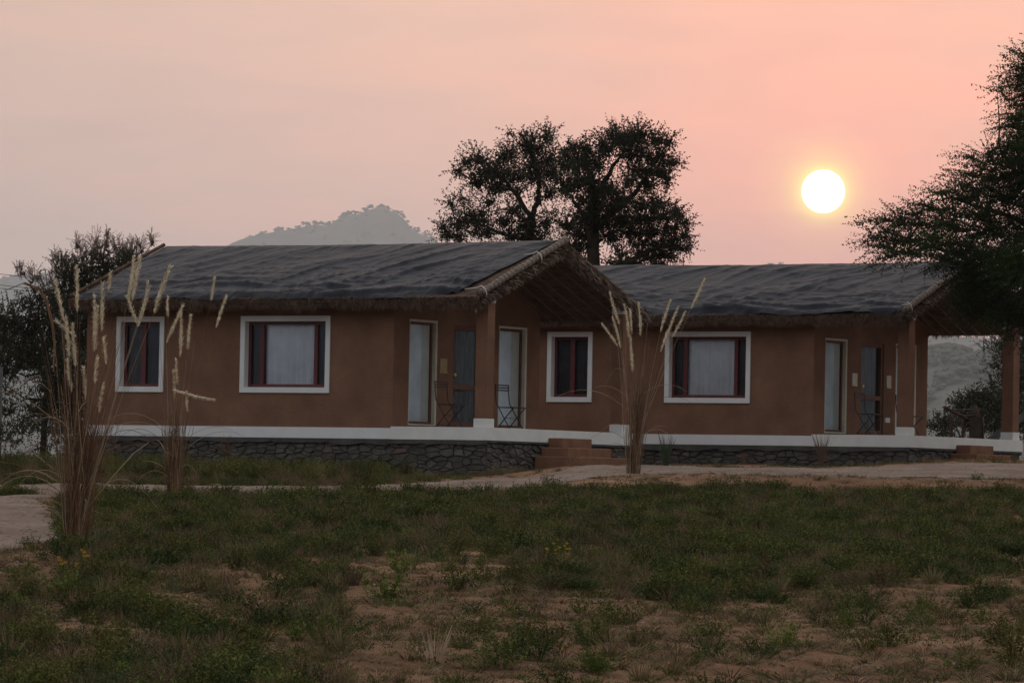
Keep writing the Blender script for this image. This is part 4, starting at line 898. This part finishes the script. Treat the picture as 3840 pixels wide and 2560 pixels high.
def gn_instances(name, pts, objs, smin, smax, lab, cat):
    me = bpy.data.meshes.new(name); me.from_pydata([tuple(p) for p in pts], [], []); o = bpy.data.objects.new(name, me); COL.objects.link(o); tag(o, lab, cat, kind='stuff')
    ng = bpy.data.node_groups.new(name + '_nodes', 'GeometryNodeTree'); ng.interface.new_socket('Geometry', in_out='INPUT', socket_type='NodeSocketGeometry'); ng.interface.new_socket('Geometry', in_out='OUTPUT', socket_type='NodeSocketGeometry')
    gi = ng.nodes.new('NodeGroupInput'); go = ng.nodes.new('NodeGroupOutput'); jn = ng.nodes.new('GeometryNodeJoinGeometry')
    for q, ob in enumerate(objs):
        oi = ng.nodes.new('GeometryNodeObjectInfo'); oi.inputs['Object'].default_value = ob; oi.inputs['As Instance'].default_value = True
        ip = ng.nodes.new('GeometryNodeInstanceOnPoints'); rv = ng.nodes.new('FunctionNodeRandomValue'); rv.data_type = 'FLOAT_VECTOR'; rv.inputs[0].default_value = (-.15, -.15, 0); rv.inputs[1].default_value = (.15, .15, 6.283); rv.inputs['Seed'].default_value = q
        rs = ng.nodes.new('FunctionNodeRandomValue'); rs.data_type = 'FLOAT'; rs.inputs[2].default_value = smin; rs.inputs[3].default_value = smax; rs.inputs['Seed'].default_value = 5 + q
        ri = ng.nodes.new('GeometryNodeInputIndex'); mm = ng.nodes.new('ShaderNodeMath'); mm.operation = 'FLOORED_MODULO'; ng.links.new(ri.outputs[0], mm.inputs[0]); mm.inputs[1].default_value = len(objs)
        eq = ng.nodes.new('FunctionNodeCompare'); eq.data_type = 'FLOAT'; eq.operation = 'EQUAL'; ng.links.new(mm.outputs[0], eq.inputs[0]); eq.inputs[1].default_value = q; eq.inputs['Epsilon'].default_value = .1
        ng.links.new(gi.outputs[0], ip.inputs['Points']); ng.links.new(oi.outputs['Geometry'], ip.inputs['Instance']); ng.links.new(eq.outputs[0], ip.inputs['Selection'])
        ng.links.new(rv.outputs[0], ip.inputs['Rotation']); ng.links.new(rs.outputs[1], ip.inputs['Scale']); ng.links.new(ip.outputs[0], jn.inputs[0])
    ng.links.new(jn.outputs[0], go.inputs[0]); md = o.modifiers.new('scatter', 'NODES'); md.node_group = ng
    return o
def density(a, y, u, d):
    """how thickly weeds cover the ground at picture column a, row y"""
    if on_path(u, d): return .0
    if np.interp(a, [0, 1300, 1700], [1.3, 1.6, 2.9]) > dband(a)[0] - d > -.5 and a > 240: return .06 if noise.noise(Vector((u * .9, d, 70))) > .15 else .0
    n = noise.noise(Vector((u * .55, d * .22, 40))) + .5 * noise.noise(Vector((u * 1.7, d * .7, 41)))
    dn, df = dband(a)
    if d > df - .3:                                  # beyond the track: thick before the left cottage only
        if d > 92: return 0
        if a < 330: return .9
        return float(np.interp(a, [330, 1350, 1650, 1800, 2000], [1.0, .9, .30, .12, .03]))
    edge = np.interp(a, [0, 900, 1500, 1900, 2600, 3300, 3700, 3900], [2190, 2120, 2040, 2170, 2250, 2230, 2120, 2080])
    if a < 170 and y > 2050: v = .10 + max(0, y - 2200) * .004
    elif a < 230 and d < 66: return .15 if n > 0 else .03
    elif y < edge + n * 90: v = 1.0
    else: v = .55 + n * .8 if a < 1300 else (.05 + n * .6 if a < 2100 else max(0, n) * .38)
    if ((a - 1720) / 190) ** 2 + ((y - 2120) / 62) ** 2 < 1 + n: v = min(v, .10)
    if ((a - 900) / 150) ** 2 + ((y - 2145) / 32) ** 2 < 1 + n: v = min(v, .12)
    if ((a - 805) / 75) ** 2 + ((y - 2340) / 55) ** 2 < 1 + n: v = min(v, .08)
    if ((a - 2880) / 70) ** 2 + ((y - 2150) / 30) ** 2 < 1 + n: v = min(v, .15)
    if ((a - 2000) / 330) ** 2 + ((y - 2480) / 90) ** 2 < 1 + n: v = min(v, .12)
    if a > 2000 and dn - 1.8 < d < dn and n < .25: v *= .35      # crumbling bank below the track
    return max(0, min(1, v))
random.seed(99)
PT = {k: [] for k in SRC}
for i in range(92000):
    d = 27 + (94 - 27) * rnd() ** .85; u = U(-3500, 3500) / F * d
    if u > 0.11 * d * 1.05 or u < -.125 * d: pass
    p = gp(u, d); a, y, _ = uv_of(p)
    if y > 2640: continue
    q = Vector(p)
    if -9.6 < q.x < 1.2 and -.12 < q.y < 6: continue
    if q.y > 10.2 and q.x > -6: continue
    v = density(a, y, u, d); r = rnd(); n = noise.noise(Vector((u * .45, d * .2, 60))) + .4 * noise.noise(Vector((u * 2, d, 61)))
    if r < .32 * (1 if d < 60 else .5) and not on_path(u, d): PT['litter'].append(q)
    cl_ = noise.noise(Vector((u * 1.5, d * .6, 90))) + .5 * noise.noise(Vector((u * 3.8, d * 1.5, 91)))
    v *= min(1.0, max(.28, .78 + 1.1 * cl_))
    if r < v * .9 and cl_ > .16 and d < 76 and rnd() < .5: PT['mid'].append(q); continue
    if r < v * (.66 + .3 * n):
        if d > 79 and a < 1560 and rnd() < .45 * sstep(1650, 1300, a): PT['tall'].append(q); continue
        n = noise.noise(Vector((u * .45, d * .2, 60))) + .4 * noise.noise(Vector((u * 2, d, 61))); z = rnd()
        if z < .48 - n * .6: PT['dry'].append(q)
        elif z > .97 - (n > .25) * .05: PT['bright'].append(q)
        else: PT['leafy'].append(q)
gn_instances('weeds', PT['leafy'], SRC['leafy'], .4, 1.1, 'low dark green weeds spreading over the field before the cottages', 'weeds')
gn_instances('dry_grass', PT['dry'], SRC['dry'], .5, 1.3, 'low brownish dry grass mixed with the weeds', 'grass')
gn_instances('bright_weeds', PT['bright'], SRC['bright'], .5, 1.1, 'scattered brighter green leafy weeds', 'weeds')
gn_instances('clumped_weeds', PT['mid'], SRC['mid'], .5, 1.25, 'taller leafy weeds growing in clumps through the field', 'weeds')
gn_instances('tall_weeds', PT['tall'], SRC['tall'], .55, 1.2, 'knee high green weeds along the plinth of the left cottage', 'weeds')
gn_instances('dry_litter', PT['litter'], SRC['litter'], .5, 1.4, 'dry straw litter lying on the bare dirt', 'litter')

# single plants one can pick out on the bare dirt in front
def ground_hit(px, py):
    best = None
    for i in range(700):
        d = 24 + i * .1; p = at(px, py, d); v = p - CAM
        if p.z <= gz(v.dot(RTH), v.dot(FWH)): return p
    return at(px, py, 60)
proto = [weed_mesh('plant_a', 'leaf', M['weed_br'], .30, .24, 34, .040, 21), weed_mesh('plant_b', 'leaf', M['weed'], .26, .24, 40, .032, 22), weed_mesh('plant_c', 'leaf', M['weed'], .42, .22, 30, .040, 23)]
SP = [(3250, 2440, 1, .9, 'dark leafy plant with bright left side on the bare dirt right of centre'), (3330, 2425, 1, 1.1, 'rounded dark green plant on bare dirt, tallest near the lower right'), (2930, 2430, 0, .8, 'small bright plant on the dirt left of the rounded dark plant'), (2660, 2400, 1, .9, 'straggling plant on the dirt edge below the thick weeds'),
      (3790, 2500, 2, 1.1, 'tall leafy plant at the lower right edge'), (3620, 2520, 1, .9, 'spreading plant left of the tall plant at the lower right edge'), (3170, 2360, 0, .55, 'tiny bright green sprout above the rounded dark plant'), (2240, 2530, 0, .7, 'bright green weed at the bottom edge near the centre'),
      (1500, 2150, 0, .9, 'bright yellow green plant on the bare patch at centre left'), (1455, 2260, 0, 1.1, 'glossy bright green plant below the centre left bare patch'), (2060, 2420, 1, .9, 'dark weed on sandy ground right of centre bottom'), (1790, 2390, 1, 1.0, 'spreading dark weed near the bottom centre'), (1880, 2510, 1, 1.2, 'wide low weed at the bottom centre'),
      (235, 2240, 0, .9, 'yellow green leafy plant at the lower left on reddish dirt'), (90, 2260, 1, 1.2, 'dark leafy plant at the lower left edge'), (380, 2500, 2, 1.0, 'dark bushy weed at the bottom left'), (1690, 2140, 1, .5, 'small dark weed on the bare patch at centre'), (1800, 2135, 1, .45, 'second small dark weed on the bare patch right of its neighbour'), (130, 2070, 1, .8, 'leafy weed at the corner where track meets weeds at left'), (2380, 2420, 1, .6, 'small weed beside the sandy strip right of bottom centre')]
for i, (px, py, k, s, lab) in enumerate(SP):
    o = bpy.data.objects.new('weed_plant', proto[k]); COL.objects.link(o); o.location = ground_hit(px, py); o.rotation_euler = (0, 0, i * 1.7); o.scale = (s, s, s); tag(o, lab, 'plant', 'single weeds on the bare dirt')
def flowers(px, py, n, lab, spread=.1):
    random.seed(px); c = ground_hit(px, py); mb = MB(); g = MB()
    for i in range(n):
        o = RTH * U(-spread, spread) + FWH * U(-.08, .08) + Vector((0, 0, U(.14, .26)))
        g.strip([Vector((0, 0, 0)), o * .5, o], [.004, .004, .003], RT)
        for k in range(6):
            a = k * math.pi / 3; e = o + (RT * math.cos(a) + (UP * .7 - FW * .5) * math.sin(a)) * .016; mb.strip([o, o.lerp(e, .6), e], [.003, .010, .005], FW.cross(e - o))
    R = empty('flower_plant', c); tag(R, lab, 'flowers'); mb.build('flower_heads', M['flower'], R); g.build('stems', M['weed_br'], R)
flowers(255, 2190, 7, 'yellow flowers at the weed edge at lower left, the left bunch'); flowers(318, 2160, 5, 'yellow flowers just up and right of the lower left bunch', .06); flowers(2100, 2130, 12, 'patch of orange yellow flowers right of the centre bare patch', .16)

# stones and clods along the track edge, straw bits on the dirt
random.seed(5); cl = MB()
for i in range(5200):
    if rnd() < .6:
        a = U(-100, 3940); dn, df = dband(a); d = dn + U(-1.4, .8) if rnd() < .6 else U(dn, df)
    else: a = U(0, 3840) if rnd() < .7 else U(-50, 260); d = 28 + 30 * rnd()
    u = (a - 1920) / F * d; p = gp(u, d); r = U(.008, .03) * (1.3 if rnd() < .1 else 1); n0 = len(cl.v)
    for v in ICO: cl.v.append((p.x + v[0] * r * U(.7, 1.3), p.y + v[1] * r * U(.7, 1.3), p.z + v[2] * r * .6 * U(.7, 1.2)))
    cl.f += [tuple(q + n0 for q in f) for f in ICOF]
tag(cl.build('pebbles', M['path'], None), 'small stones and clods scattered along the track', 'stones', kind='stuff')
st = MB()
for i in range(260):
    a = U(0, 3840); d = 28 + 24 * rnd(); u = (a - 1920) / F * d; p = gp(u, d, .012); an = U(0, math.pi); ln = U(.04, .16); dv = Vector((math.cos(an), math.sin(an), U(-.05, .2))) * ln
    st.strip([p, p + dv * .5 + Vector((0, 0, .006)), p + dv], [.007, .008, .004], Vector((-dv.y, dv.x, 0)))
tag(st.build('straw_bits', M['straw_pale'], None), 'broken pale straws lying on the dirt', 'straw', kind='stuff')

# ------------------------------------------------------------------ haze
HZ = .00006
hm = bpy.data.materials.new('evening_haze'); hm.use_nodes = True; t = hm.node_tree; t.nodes.clear()
pv = N(t, 'ShaderNodeVolumePrincipled'); pv.inputs['Color'].default_value = (.87, .945, 1, 1); pv.inputs['Density'].default_value = HZ; pv.inputs['Anisotropy'].default_value = .4
oo = N(t, 'ShaderNodeOutputMaterial'); t.links.new(pv.outputs[0], oo.inputs['Volume'])
hb = MB(); hb.box(-13500, 13500, -260, 20500, -5.5, 1130)
c0 = Vector((CAM.x, CAM.y, 0)); rot = Matrix.Rotation(math.atan2(-RTH.x * 0 + RTH.y, RTH.x), 4, 'Z')
ho = hb.build('haze', hm, None); ho.matrix_world = Matrix.Translation(c0) @ rot
tag(ho, 'thin evening haze over the whole valley', 'haze', kind='stuff')
